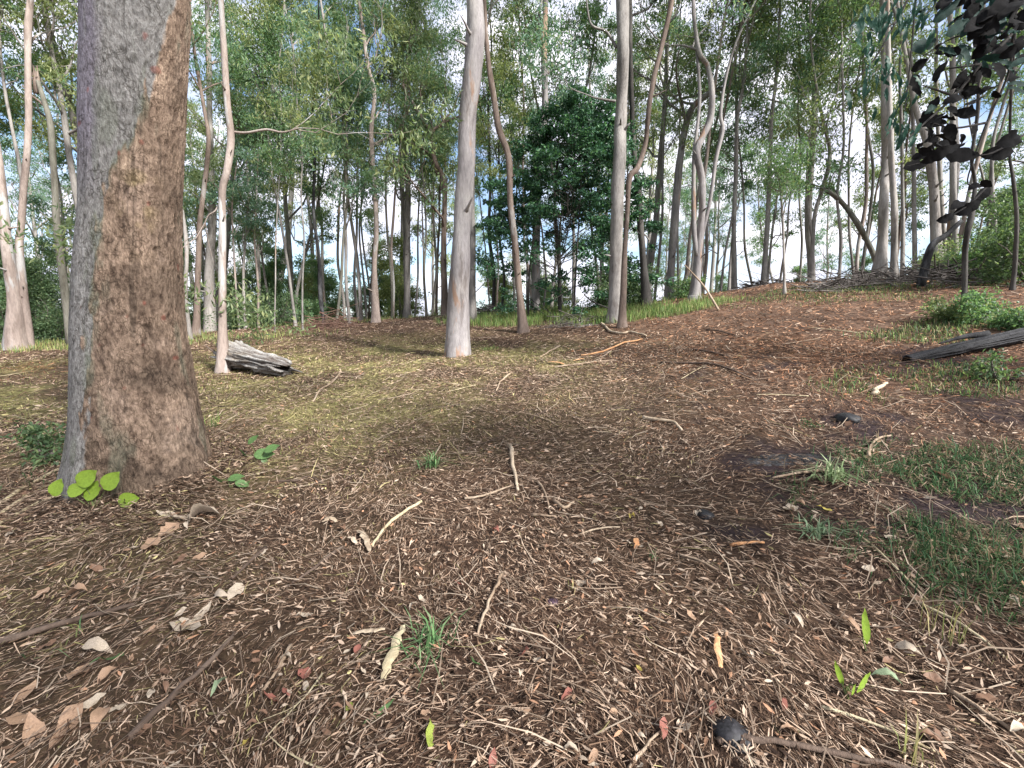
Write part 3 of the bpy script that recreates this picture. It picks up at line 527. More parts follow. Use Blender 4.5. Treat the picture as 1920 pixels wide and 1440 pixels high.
# ------------------------------------------------------------------ traced trees
T = lambda *a, **k: (a, k)
specs = [
 ('gum_tree', 'thick pinkish gum trunk leaning at the edge of the clearing, far left', [(31, 655, 44), (25, 550, 27), (11, 450, 24), (4, 360, 20), (-4, 290, 17), (-22, 180, 14)], None, 17, 'pink', 'olive', 0.55),
 ('gum_tree', 'pink trunk rising behind the left shrubs beside the leaning gum', [(37, 480, 17), (39, 425, 16), (47, 325, 15), (53, 250, 15), (53, 150, 13), (52, 60, 15), (58, -20, 12)], 21, 17, 'pink', 'olive', 0.4),
 ('gum_tree', 'pale lower trunk curving slim beside the hollow log', [(419, 697, 24), (417, 600, 15), (417, 450, 14), (417, 360, 14), (426, 320, 14), (433, 260, 13), (427, 200, 12), (420, 100, 12), (414, 0, 10), (410, -90, 9)], None, 13, 'pink', 'olive', 0.8),
 ('gum_tree', 'stout pale gum behind the slim curved trunk', [(393, 625, 24), (393, 500, 17), (398, 425, 17), (396, 300, 10), (393, 200, 10), (392, 120, 10), (388, 0, 8)], 23, 19, 'pale', 'olive', 0.55),
 ('gum_tree', 'thin brown crooked trunk just left of the stout pale gum', [(368, 630, 14), (373, 450, 10), (377, 400, 10), (386, 325, 9), (391, 260, 9), (384, 210, 7), (370, 130, 6), (360, 60, 5)], 20, 15, 'brown', 'green', 0.5),
 ('gum_tree', 'slender pale gum with a flared pinkish foot behind the clearing', [(705, 605, 17), (702, 500, 9), (706, 425, 9), (700, 325, 9), (696, 250, 8), (702, 175, 7), (690, 125, 7), (680, 50, 6), (672, -10, 6)], 19, 17, 'pink', 'teal', 0.35),
 ('gum_tree', 'straight grey double trunk between the slender gum and the knobbly one', [(763, 597, 12), (764, 450, 11), (765, 350, 10), (762, 275, 9), (760, 200, 8), (768, 100, 7)], 21, 18, 'grey', 'teal', 0.35),
 ('gum_tree', 'knobbly trunk forking low behind the big smooth gum', [(834, 587, 13), (832, 470, 10), (834, 350, 9), (829, 330, 9), (815, 300, 8), (807, 250, 8), (795, 230, 6), (775, 195, 5), (755, 160, 4)], 19, 9, 'brown', 'green', 0.4),
 ('gum_tree', 'tall smooth lilac grey gum at the middle of the clearing', [(859, 667, 42), (859, 600, 39), (863, 500, 35), (868, 400, 33), (875, 300, 31), (875, 230, 31), (885, 150, 31), (892, 60, 30), (890, 0, 29), (884, -80, 27)], None, 20, 'lilac', 'teal', 0.6),
 ('gum_tree', 'grey trunk standing directly behind the smooth lilac gum', [(885, 602, 15), (886, 450, 11), (885, 380, 10), (884, 250, 9), (890, 100, 8)], 16, 16, 'grey', 'teal', 0.5),
 ('gum_tree', 'thin red brown trunk bowed before the dark bush', [(982, 623, 17), (974, 550, 12), (965, 450, 11), (957, 380, 11), (955, 310, 12), (950, 280, 11), (935, 240, 11), (925, 175, 10), (917, 125, 9), (912, 75, 8), (908, 0, 7)], None, 13, 'brown', 'teal', 0.6),
 ('gum_tree', 'smooth trunk rising out of the top of the dark bush', [(1004, 590, 14), (1006, 400, 14), (1009, 300, 13), (1005, 270, 13), (1019, 230, 13), (1022, 175, 11), (1020, 100, 10), (1023, 0, 9), (1023, -60, 8)], 17.5, 17, 'lilac', 'teal', 0.5),
 ('gum_tree', 'tall pale grey fibrous trunk of the close pair', [(1154, 603, 26), (1155, 500, 23), (1157, 400, 23), (1161, 300, 22), (1165, 200, 21), (1168, 100, 21), (1167, 0, 24), (1166, -70, 20)], None, 20, 'grey', 'teal', 0.55),
 ('gum_tree', 'red brown trunk of the close pair, sweeping outward above', [(1166, 614, 15), (1169, 540, 12), (1171, 480, 10), (1176, 400, 9), (1180, 335, 10), (1195, 315, 10), (1210, 270, 9), (1216, 210, 9), (1225, 150, 9), (1240, 90, 8), (1257, 15, 9), (1266, -60, 8)], None, 14, 'brown', 'green', 0.7),
 ('gum_tree', 'dark footed straight trunk just behind the close pair', [(1212, 572, 20), (1207, 500, 12), (1201, 425, 12), (1196, 350, 11), (1188, 280, 10), (1185, 200, 9), (1182, 100, 8), (1181, 0, 8)], 16.5, 17, 'dark', 'teal', 0.5),
 ('gum_tree', 'grey gum bending over, behind the three stemmed tree', [(1255, 547, 14), (1262, 450, 14), (1270, 350, 14), (1276, 290, 13), (1285, 240, 12), (1300, 200, 11), (1340, 170, 8), (1390, 160, 6)], 20, 9, 'lilac', 'olive', 0.6),
 ('gum_tree', 'twisting pale gum with three stems at the crest', [(1303, 555, 19), (1309, 470, 14), (1316, 400, 13), (1316, 340, 13), (1307, 285, 12), (1318, 255, 12), (1331, 225, 12), (1335, 175, 10), (1327, 125, 9), (1312, 100, 8), (1303, 50, 7), (1300, 0, 6)], 16.5, 14, 'lilac', 'teal', 0.5),
 ('gum_tree', 'straight slim gum two along from the three stemmed tree', [(1377, 537, 11), (1376, 425, 9), (1380, 325, 8), (1382, 225, 7), (1395, 150, 6), (1400, 75, 5)], 19, 15, 'grey', 'olive', 0.35),
 ('gum_tree', 'tall thin gum with a straight bole at the crest', [(1432, 530, 11), (1440, 400, 9), (1444, 300, 8), (1446, 225, 7), (1455, 150, 6), (1460, 75, 6), (1462, 0, 5)], 19, 17, 'grey', 'teal', 0.4),
 ('young_tree', 'thin young tree growing alone on the crest before the taller ones', [(1471, 551, 6), (1469, 450, 5), (1465, 375, 4), (1461, 335, 4), (1452, 315, 3)], None, None, 'pale', 'green', 0.6),
 ('gum_tree', 'pale forked gum with an angled upper stem against blue sky', [(1522, 522, 10), (1526, 415, 8), (1540, 360, 8), (1552, 320, 8), (1556, 285, 7), (1549, 250, 6), (1540, 210, 5)], 19, 9, 'pale', 'olive', 0.5),
 ('gum_tree', 'leaning lichen grey trunk tilting away from the fluted pair', [(1648, 505, 13), (1625, 450, 11), (1605, 415, 11), (1583, 385, 10), (1562, 365, 9), (1545, 355, 6)], 19.5, None, 'olive', 'green', 0.8),
 ('gum_tree', 'fluted pale trunk, the first of the pair by the brush heap', [(1650, 505, 27), (1655, 450, 20), (1657, 380, 18), (1660, 300, 16), (1660, 200, 14), (1658, 100, 12), (1655, 0, 11)], 18, 20, 'pale', 'teal', 0.45),
 ('gum_tree', 'pale trunk with spreading foot, second of the pair by the brush heap', [(1677, 524, 20), (1677, 460, 13), (1677, 400, 13), (1673, 330, 12), (1670, 260, 11), (1667, 150, 10), (1664, 0, 9)], 16, 18, 'pale', 'green', 0.5),
 ('gum_tree', 'short slim trunk standing close beside the spreading footed one', [(1692, 500, 9), (1693, 430, 8), (1692, 340, 7), (1690, 230, 6)], 20, 12, 'grey', 'olive', 0.4),
 ('gum_tree', 'even grey trunk between the pale pair and the broad leaning gum', [(1715, 500, 9), (1714, 400, 9), (1713, 320, 8), (1711, 200, 7)], 19, 15, 'grey', 'olive', 0.5),
 ('gum_tree', 'broad pale gum leaning back behind the dark brush', [(1757, 490, 25), (1755, 430, 21), (1751, 360, 19), (1745, 310, 18), (1738, 265, 15), (1720, 215, 11), (1706, 150, 9), (1690, 60, 7)], 19, 15, 'pale', 'green', 0.7),
 ('gum_tree', 'thinner pale trunk half hidden behind the broad leaning gum', [(1770, 470, 11), (1767, 400, 10), (1763, 330, 9), (1758, 230, 8)], 22, 15, 'pale', 'olive', 0.5),
 ('gum_tree', 'dappled grey trunk between the broad gum and the slim dark tree', [(1791, 490, 15), (1789, 420, 14), (1787, 350, 14), (1786, 250, 12), (1786, 100, 10)], 18, 16, 'grey', 'green', 0.5),
 ('young_tree', 'slim dark tree with shrubby growth round its foot, near right', [(1805, 603, 15), (1808, 540, 12), (1809, 475, 12), (1814, 435, 13), (1821, 405, 12), (1828, 345, 8), (1822, 300, 7), (1830, 240, 7), (1834, 200, 8), (1835, 160, 6), (1845, 110, 5)], None, 6.5, 'dark', 'shade', 0.75),
 ('gum_tree', 'dark knotted trunk among the shrubs at the right edge', [(1903, 500, 10), (1906, 410, 9), (1900, 340, 8), (1893, 290, 6), (1895, 200, 6)], 14, 10, 'dark', 'olive', 0.4),
]
H_of = {}; knots = []
for n_, (nm, lab, pts, d, H, bk, lk, f0) in enumerate(specs):
    P, rad = trace(pts, d, H, n_)
    stems = []
    if 'three stems' in lab:
        for q in ([(1307, 480, 9), (1301, 425, 9), (1301, 300, 7), (1307, 240, 6), (1312, 175, 6), (1305, 75, 5), (1300, -20, 4)], [(1310, 480, 7), (1320, 425, 7), (1332, 375, 6), (1342, 300, 7), (1355, 245, 7), (1351, 215, 6), (1360, 150, 5), (1380, 80, 4), (1412, 10, 3)]):
            u_, v_, w_ = np.array(q, float).T; stems.append((onplane(u_, v_, P[0, 1]), w_ * .5 * P[0, 1] / F))
    if 'forking low' in lab:
        u_, v_, w_ = np.array([(807, 252, 7), (812, 245, 7), (818, 240, 6), (832, 231, 5)], float).T; stems.append((onplane(u_, v_, P[0, 1]), w_ * .5 * P[0, 1] / F))
    if 'beside the hollow log' in lab:
        for q in ([(428, 246, 5), (460, 249, 4), (500, 243, 4), (530, 248, 3), (560, 240, 2)], [(416, 372, 3), (404, 395, 3), (390, 405, 2), (380, 430, 2)]):
            u_, v_, w_ = np.array(q, float).T; stems.append((onplane(u_, v_, P[0, 1]), w_ * .5 * P[0, 1] / F))
    if 'pale grey fibrous' in lab:
        for q in ([(1154, 190, 5), (1140, 188, 4), (1115, 183, 3), (1096, 176, 2)], [(1156, 90, 6), (1148, 75, 5), (1135, 58, 4), (1110, 48, 4), (1102, 20, 3), (1098, -20, 3)]):
            u_, v_, w_ = np.array(q, float).T; stems.append((onplane(u_, v_, P[0, 1]), w_ * .5 * P[0, 1] / F))
    if 'angled upper stem' in lab:
        u_, v_, w_ = np.array([(1524, 450, 6), (1517, 405, 5), (1512, 360, 4), (1514, 300, 3)], float).T; stems.append((onplane(u_, v_, P[0, 1]), w_ * .5 * P[0, 1] / F))
    knots.append((P, rad, bk, nm))
    young = nm == 'young_tree'; snag = H is None and not young
    H_of[n_] = P[-1]
    rt_ = tree(nm, lab, 'tree', P, rad, bk, lk, 100 + n_, limbs=8 if not snag else 3, f0=f0, Lm=(2.9 if not young else 1.1) * (0.6 if snag else 1), nleaf=44 if not young else 40, csz=0.34 if not young else 0.22,
         ll=0.15 if not young else 0.08, lw=0.045 if not young else 0.03, sides=16, stems=stems, per=6, flare=0.15 if n_ in (0, 1, 3, 5) else 0.45 if n_ != 8 else 0.25, rough=0.05, group='trees ringing the clearing', flatz=0.6)
    rk = np.random.default_rng(4000 + n_)
    for _ in range(0 if young else 3):
        zt = P[0, 2] + rk.uniform(1.2, 6.5); q = np.array([np.interp(zt, P[:, 2], P[:, 0]), np.interp(zt, P[:, 2], P[:, 1]), zt]); rr_ = float(np.interp(zt, P[:, 2], rad)); a = rk.uniform(-2.9, .2)
        d_ = np.array([math.cos(a), math.sin(a), rk.uniform(.1, .6)]); l_ = rr_ + rk.uniform(.04, .3); m = MB(); tube(m, limb_path(rk, q + d_ * rr_ * .6, d_, l_, 3, .12, .02), np.array([.42, .26, .2, .1]) * rr_ * rk.uniform(.5, 1), 7, rough=.2)
        link('branch_stub', m.mesh('branch_stub', BK[bk if bk != 'pale' else 'grey'], P[0]), rt_)

# broken snag at the left
P, rad = trace([(130, 645, 14), (122, 550, 17), (107, 430, 15), (103, 350, 14), (95, 240, 14), (86, 200, 11), (71, 152, 9)], 20, None, 60)
st = []
for q in ([(88, 205, 6), (74, 190, 5), (58, 178, 4), (42, 160, 3)],):
    u_, v_, w_ = np.array(q, float).T; st.append((onplane(u_, v_, P[0, 1]), w_ * .5 * P[0, 1] / F * .75))
root = empty('dead_tree', P[0]); tag(root, 'broken dead trunk snapped off at a jagged reddish top behind the big gum', 'tree')
m = MB(); S = smooth_path(P, 5); tube(m, S, np.interp(np.linspace(0, 1, len(S)), np.linspace(0, 1, len(P)), rad), 12, rough=.15); link('trunk', m.mesh('trunk', BK['olive'], P[0]), root)
m = MB(); Q = smooth_path(st[0][0], 4); tube(m, Q, np.linspace(st[0][1][0], st[0][1][-1], len(Q)), 7); link('limb', m.mesh('limb', BK['brown'], P[0]), root)
for k in range(4):
    a = P[-1] + np.array([-0.1 + 0.06 * k, 0, -0.35]); m = MB(); tube(m, np.array([a, a + np.array([-0.02 * k, 0, .3]), a + np.array([-.08, 0.02, .65 + .15 * (k % 2)])]), [.06, .045, .01], 5)
    link('splinter', m.mesh('splinter', BK['brown'], P[0]), root)

# burnt stump-like slim trunk left of centre
P, rad = trace([(606, 598, 6), (601, 560, 9), (600, 525, 9), (597, 470, 6), (588, 400, 6), (590, 300, 5), (586, 200, 5)], 20, 14, 61)
tree('gum_tree', 'thin trunk burnt black near its foot behind the left brush', 'tree', P, rad, 'char', 'teal', 161, limbs=7, f0=.4, Lm=2.5, nleaf=70, flatz=.6, ll=.15, lw=.045, group='trees ringing the clearing')
# slim poles at the left that can be told apart
poles = [(484, 600, 5, 'pink', 455), (415 + 33, 612, 4, 'pink', 0), (484 + 31, 605, 3, 'pale', 0), (567, 600, 4, 'grey', 0), (655, 598, 7, 'grey', 0), (672, 598, 6, 'grey', 0), (632, 598, 6, 'olive', 0), (735, 590, 5, 'olive', 0), (778, 592, 4, 'grey', 0),
         (800, 585, 4, 'olive', 0), (925, 585, 7, 'dark', 0), (940, 590, 5, 'dark', 0), (1352, 540, 5, 'grey', 0), (1410, 535, 5, 'olive', 0), (1574, 515, 7, 'grey', 0), (1600, 512, 6, 'grey', 0), (1500, 520, 5, 'olive', 0), (1228, 555, 6, 'grey', 0)]
plab = ['short pinkish pole at the left wood edge left of the brush', 'slim pink pole just past the hollow log', 'pale yellowish sapling pole in front of the left shrubs', 'thin grey pole before the reddish brush', 'first of two grey poles between brush and slender gum', 'second of two grey poles, close left of the slender gum', 'olive pole rising right behind the reddish brush', 'slim olive pole between the slender gum and the double trunk', 'thin grey pole right of the grey double trunk',
        'thin olive pole left of the knobbly trunk', 'dark pole at the left side of the dark bush', 'thinner dark pole inside the left side of the dark bush', 'slim pole right of the three stemmed tree', 'thin olive pole left of the tall thin crest gum', 'grey pole left of the leaning lichen trunk', 'grey pole in front of the leaning lichen trunk', 'thin olive pole left of the pale forked gum', 'grey pole right of the dark footed trunk']
for n_, ((u0, v0, w_, bk, _), lb) in enumerate(zip(poles, plab)):
    rg = np.random.default_rng(900 + n_); us = u0 + np.cumsum(np.concatenate([[0], rg.normal(0, 6, 6)])); vs_ = v0 - np.array([0, 70, 150, 230, 310, 400, 480])
    P, rad = trace([(a, b, w_ * (1 - .09 * i)) for i, (a, b) in enumerate(zip(us, vs_))], float(rg.uniform(18.5, 22)), float(rg.uniform(9, 14)), 200 + n_)
    tree('slim_tree', lb, 'tree', P, rad, bk, ['teal', 'olive', 'green', 'yellow'][n_ % 4], 300 + n_, limbs=8, f0=.35, Lm=1.9, nleaf=70, csz=.36, ll=.14, lw=.045, sides=8, group='slim trees at the crest', flatz=.6, flare=.2)

# ------------------------------------------------------------------ dark bush in the middle
def bush():
    b = at(1050, 600); root = empty('laurel_tree', b); tag(root, 'dense dark green broad leaved tree filling the middle of the clearing edge', 'tree')
    rng = np.random.default_rng(5); tips = []; Yd = b[1] + 0.5
    for (us, ws) in (([(1050, 606), (1049, 540), (1046, 460), (1040, 380), (1045, 300), (1050, 220)], 8), ([(1121, 598), (1122, 530), (1112, 450), (1105, 380), (1100, 300)], 7), ([(990, 600), (992, 520), (1000, 440), (1003, 360)], 5), ([(1075, 598), (1080, 500), (1085, 420), (1090, 330)], 4)):
        u_, v_ = np.array(us, float).T; P = onplane(u_, v_, Yd + rng.uniform(-.5, .8)); P[0, 2] = terr(P[0, 0], P[0, 1]) - .1; P = smooth_path(P, 4)
        m = MB(); tube(m, P, np.linspace(ws, ws * .35, len(P)) * .5 * Yd / F, 8, rough=.1); link('stem', m.mesh('stem', BK['dark'], b), root)
    # crown envelope: half-width by height (metres), centred on a leaning axis
    pxm = Yd / F; zz = lambda v: onplane(1000., float(v), Yd)[2]
    env = [(600, 1046, 60), (570, 1040, 115), (500, 1035, 135), (440, 1042, 140), (380, 1055, 138), (320, 1065, 120), (260, 1075, 95), (215, 1085, 75), (170, 1090, 45)]
    ez = np.array([zz(e[0]) for e in env]); eu = np.array([(e[1] - 960) * pxm for e in env]); er = np.array([e[2] * pxm for e in env])
    m = MB(); n = 430
    for k in range(n):
        z = zz(rng.choice([rng.uniform(180, 590), rng.uniform(200, 450)])); cx_ = np.interp(z, ez, eu); a = rng.uniform(0, 2 * math.pi); r_ = np.interp(z, ez, er) * (.75 + .55 * float(vn(math.cos(a) * 1.5 + 3, math.sin(a) * 1.5, z * 1.1, 12))); q = rng.uniform(0.1, 1) ** .5 * 1.05
        e = np.array([cx_ + math.cos(a) * r_ * q, Yd + math.sin(a) * r_ * q * .8, z]); s0 = np.array([cx_, Yd, z - .5 * q * r_])
        P = limb_path(rng, s0, e - s0, np.linalg.norm(e - s0), 3, .1, .02)
        if k % 3 == 0: tube(m, P, np.linspace(.018, .006, len(P)), 4, cap=False)
        tips.append(e)
    for cu, cv, ru, rv, k_ in ((1205, 375, 26, 45, 16), (1195, 520, 34, 35, 18), (950, 420, 30, 60, 16), (1150, 440, 40, 60, 16)):
        for _ in range(k_): tips.append(onplane(cu + rng.normal(0, ru * .6), cv + rng.normal(0, rv * .6), Yd + rng.uniform(.2, 1.0)))
    link('branches', m.mesh('branches', BK['dark'], b), root)
    m = MB(); C = clumps(rng, tips, 95, .24, .5); thin = (C[:, 2] < zz(450)) & (rng.uniform(0, 1, len(C)) < .3); leaves(m, C[~thin], rng, .13, .065, .25); link('crown', m.mesh('crown', LF['dark'], b, smooth=False, colour=True), root)
bush()

# ------------------------------------------------------------------ background wood: prototypes copied
def proto(kind, seed):
    rng = np.random.default_rng(seed)
    if kind == 'gum':
        H = 17; P = limb_path(rng, (0, 0, 0), (0.03, 0.02, 1), H, 9, .07, .06); rad = np.linspace(.17, .04, len(P)); a = dict(limbs=11, f0=.38, Lm=3.0, nleaf=52, csz=.32, ll=.19, lw=.055)
    elif kind == 'tall':
        H = 21; P = limb_path(rng, (0, 0, 0), (0.02, 0.0, 1), H, 9, .05, .06); rad = np.linspace(.22, .05, len(P)); a = dict(limbs=11, f0=.5, Lm=3.3, nleaf=54, csz=.36, ll=.19, lw=.055)
    elif kind == 'slim':
        H = 11; P = limb_path(rng, (0, 0, 0), (0.05, 0.02, 1), H, 8, .08, .06); rad = np.linspace(.08, .025, len(P)); a = dict(limbs=10, f0=.3, Lm=1.9, nleaf=46, csz=.28, ll=.16, lw=.045)
    elif kind == 'pole':
        H = 14; P = limb_path(rng, (0, 0, 0), (0.05, 0.02, 1), H, 10, .09, .06); rad = np.linspace(.07, .022, len(P)); a = dict(limbs=8, f0=.55, Lm=1.6, nleaf=55, csz=.3, ll=.16, lw=.045)
    elif kind == 'under':
        H = 4.6; P = limb_path(rng, (0, 0, 0), (0.05, 0.02, 1), H, 6, .12, .05); rad = np.linspace(.05, .015, len(P)); a = dict(limbs=12, f0=.12, Lm=1.6, nleaf=85, csz=.34, ll=.12, lw=.055, droop=.25, flatz=.5)
    a.setdefault('flatz', .6); return P, rad, a
KD = [('gum', 'pale', 'teal'), ('gum', 'lilac', 'olive'), ('tall', 'grey', 'green'), ('tall', 'pale', 'teal'), ('gum', 'grey', 'yellow'), ('slim', 'pale', 'teal'), ('slim', 'brown', 'olive'), ('slim', 'grey', 'green'), ('under', 'dark', 'shade'), ('under', 'olive', 'green'), ('under', 'olive', 'yellow'), ('pole', 'pale', 'teal'), ('pole', 'grey', 'green'), ('pole', 'pink', 'olive')]
look = {'gum': 'gum', 'tall': 'tall gum', 'slim': 'slim young gum', 'under': 'low bushy tree', 'pole': 'bare stemmed sapling'}
blook = {'pink': 'pinkish', 'pale': 'pale', 'lilac': 'lilac grey', 'grey': 'grey', 'brown': 'brown', 'dark': 'dark', 'olive': 'mossy'}
llook = {'teal': 'blue green', 'olive': 'olive', 'green': 'mid green', 'yellow': 'yellow green', 'shade': 'dark green'}
protos = []
for k, (kd, bk, lk) in enumerate(KD):
    P, rad, a = proto(kd, 40 + k)
    o = tree({'gum': 'gum_tree', 'tall': 'gum_tree', 'slim': 'slim_tree', 'pole': 'slim_tree', 'under': 'understorey_tree'}[kd], None, 'tree', P, rad, bk, lk, 50 + k, sides=8, per=3, rough=.04, **a)
    # the copies are far off: their limbs need no objects of their own, so they join the trunk
    ch = [c for c in o.children if c.name.split('.')[0] in ('limb', 'trunk')]; m = MB()
    for c in ch:
        me = c.data; v = np.empty(len(me.vertices) * 3); me.vertices.foreach_get('co', v); q = [tuple(p.vertices) for p in me.polygons]
        m.add(v.reshape(-1, 3), [x for x in q if len(x) == 4], [x for x in q if len(x) == 3])
    cr_ = [c for c in o.children if c not in ch][0]
    for c in ch: bpy.data.objects.remove(c)
    nm = m.mesh('trunk', BK[bk]); protos.append((kd, bk, lk, o.name.split('.')[0], nm, cr_.data)); bpy.data.objects.remove(cr_); bpy.data.objects.remove(o)
rg = np.random.default_rng(2024); placed = []; wood = []
def put(pi, x, y, s, seedrot, side=None):
    kd, bk, lk, nm, tm, cm = protos[pi]; z = float(terr(x, y)) - .05
    o = empty(nm, (x, y, z)); o.rotation_euler = (rg.normal(0, .04), rg.normal(0, .04), seedrot); o.scale = (s, s, s * rg.uniform(.9, 1.15))
    az_ = math.degrees(math.atan2(x, y)); r_ = math.hypot(x, y)
    uu = az_ if abs(az_) > 60 or y < 1 else None
    if uu is not None: sd_ = 'unseen beside or behind the camera'
    else:
        pu = 960 + F * math.tan(math.radians(az_))
        sd_ = next(t for lim, t in ((-60, 'left of the leaning pink gum'), (135, 'just left of the big trunk'), (350, 'behind the big trunk'), (450, 'behind the slim curved trunk'), (560, 'behind the hollow log end'), (670, 'behind the rusty brush heap'), (735, 'behind the slender flared gum'),
            (800, 'behind the grey double trunk'), (900, 'behind the smooth lilac gum'), (1000, 'behind the bowed red trunk'), (1100, 'behind the dark laurel'), (1210, 'behind the close pair'), (1290, 'behind the bending grey gum'), (1360, 'behind the three stemmed gum'), (1440, 'behind the tall thin crest gum'),
            (1520, 'behind the lone young tree'), (1590, 'behind the pale forked gum'), (1665, 'behind the leaning lichen trunk'), (1740, 'behind the fluted pair'), (1810, 'behind the broad leaning gum'), (1880, 'behind the slim dark tree'), (1960, 'behind the right edge shrubs'), (9999, 'beyond the right edge shrubs')) if pu < lim)
    dp_ = 'near' if r_ < 30 else 'farther' if r_ < 45 else 'farthest'
    tag(o, f'{dp_} {blook[bk]} {look[kd]} with {llook[lk]} leaves {sd_}'.replace(' gum with', ' tree with') if look[kd] == 'gum' else f'{dp_} {look[kd]}, {llook[lk]} leaves, {sd_}', 'tree', f'{dp_} {blook[bk]} {look[kd]}s {sd_}')
    link('trunk', tm, o); link('crown', cm, o); wood.append((o, r_))
def scatter(n, r0, r1, choice, mind, a0=-1.05, a1=1.05, smin=.75, smax=1.15):
    c = 0; tries = 0
    while c < n and tries < 4000:
        tries += 1; r_ = rg.uniform(r0, r1); a = rg.uniform(a0, a1); x, y = r_ * math.sin(a), r_ * math.cos(a)
        if any((x - p[0]) ** 2 + (y - p[1]) ** 2 < mind ** 2 for p in placed): continue
        placed.append((x, y)); put(int(rg.choice(choice)), x, y, rg.uniform(smin, smax), rg.uniform(0, 6.28)); c += 1
scatter(30, 21, 31, [0, 1, 4, 5, 6, 7, 5, 6, 7], 1.7)
scatter(46, 18.5, 27, [11, 12, 13], 1.0, smin=.75, smax=1.15)
scatter(30, 29, 46, [0, 1, 2, 3, 4, 5, 6, 7], 1.9)
scatter(22, 46, 80, [0, 1, 2, 3, 4], 2.4, smin=.9, smax=1.3)
scatter(34, 25, 37, [8, 9, 10, 9], 1.5, -1.05, -.22)          # understorey, thick on the left
scatter(22, 24, 42, [9, 10], 1.5, -.2, .75, .6, .95)
scatter(9, 19.5, 26, [8, 9, 9], 1.3, .8, 1.08, .6, .85)
scatter(7, 25, 29, [8, 9], 1.2, -.95, -.72, .6, .8)

# rest of the wood, unseen: trees added round the camera to shade the clearing
for pi_, x_, y_ in [(0, 9.5, 1.5), (2, 12, -2), (1, 7, -5), (3, 2, -8), (0, -4, -6.5), (4, -8, -2), (2, -10.5, 2.5), (5, 5.5, -1.5), (6, -6, 1.0), (0, 0.5, -12), (3, -13, -5)]: put(pi_, x_, y_, rg.uniform(.85, 1.05), rg.uniform(0, 6.28))

by = {}
for o, r_ in wood: by.setdefault(o['label'], []).append((r_, o))
for lb, li in by.items():
    li.sort(key=lambda q: q[0]); n_ = len(li)
    if n_ < 2: continue
    for k, (r_, o) in enumerate(li): o['label'] = lb + ', ' + ('closer one' if k == 0 and n_ == 2 else 'nearest one' if k == 0 else 'remoter one' if n_ == 2 else 'remotest one' if k == n_ - 1 else ('second', 'third', 'fourth', 'fifth')[min(k - 1, 3)] + ' nearest')

# ------------------------------------------------------------------ shrubs and brush heaps
def shrub(u, v, d, rx, rz_, n, leafk, seed, label, stems=6, ll=.09, lw=.045):
    b = at(u, v) if d is None else np.array([*onplane(float(u), float(v), rad2y(u, d))[:2], 0.]); b[2] = terr(b[0], b[1]); rng = np.random.default_rng(seed)
    root = empty('shrub', b); tag(root, label, 'shrub'); tips = []
    for k in range(stems):
        a = rng.uniform(0, 6.28); m = MB(); tb, tp = grow_limb(rng, b + np.array([math.cos(a), math.sin(a), 0]) * rx * .2, np.array([math.cos(a) * .6, math.sin(a) * .6, 1.0]), rz_ * rng.uniform(.6, 1.1), .014 + .006 * rz_, 4, 3, .1, start=.15)
        for q in tb: tube(m, *q[:2], q[2], cap=False)
        link('stem', m.mesh('stem', BK['twig'], b), root); tips += tp
    m = MB(); leaves(m, clumps(rng, tips, n, .16 * rx + .06, .7), rng, ll, lw, .3); link('foliage', m.mesh('foliage', LF[leafk], b, smooth=False, colour=True), root)
for k, (u, v, d, rx, rz_, n, lk, lb, st_) in enumerate([
    (60, 640, 24.5, 1.6, 1.9, 60, 'shade', 'dark leafy shrub between the leaning gum and broken trunk', 8), (110, 640, 24, 1.6, 1.7, 60, 'shade', 'dark shrub touching the foot of the broken trunk', 8), 
    (440, 610, 22, 1.4, 1.4, 55, 'shade', 'leafy shrub past the upper end of the hollow log', 7), (520, 603, 22, 1.5, 1.6, 60, 'shade', 'dark shrub behind the pale sapling pole', 8), (572, 603, 21, 1.0, 1.0, 45, 'green', 'small green shrub left of the reddish brush', 6),
    (1190, 560, 17, 1.1, 1.4, 60, 'shade', 'dark leafy shrub behind the foot of the close pair', 6), (1150, 590, 16.5, .9, 1.1, 45, 'shade', 'low shrub between bush and close pair', 5),
    (1280, 540, 18, .8, .7, 40, 'green', 'small shrub left of the three stemmed tree', 5), (1800, 520, 17.5, 1.0, .7, 45, 'olive', 'olive shrub on the crest behind the slim dark tree', 7), (1850, 525, 17, 1.2, .9, 50, 'green', 'olive shrub just right of the slim dark tree', 8),
    (1905, 530, 16.5, 1.1, .9, 50, 'shade', 'green shrub cut by the right edge of view', 8), (1745, 520, 18.5, .9, .6, 35, 'olive', 'thin olive shrub growing through the dark brush', 6), (1960, 540, 15, 1.3, 1.5, 50, 'shade', 'tall olive shrub beyond the right edge', 7),
    (1832, 606, None, .3, .4, 26, 'green', 'small leafy shrub against the slim dark tree, right side', 6), (1780, 604, None, .35, .35, 30, 'olive', 'little twiggy shrub left of the slim dark tree', 5), (1905, 616, None, .45, .28, 30, 'green', 'broad green shrub on the ground behind the charred log', 7),
    (1880, 712, None, .22, .3, 14, 'shade', 'small dark seedling in front of the charred log', 3), (92, 862, None, .22, .3, 12, 'shade', 'dark sprig of leaves at the left foot of the big gum', 4)]):
    shrub(u, v, d, rx, rz_, n, lk, 700 + k, lb, st_, ll=.09 if rx > .6 else .06, lw=.045 if rx > .6 else .03)
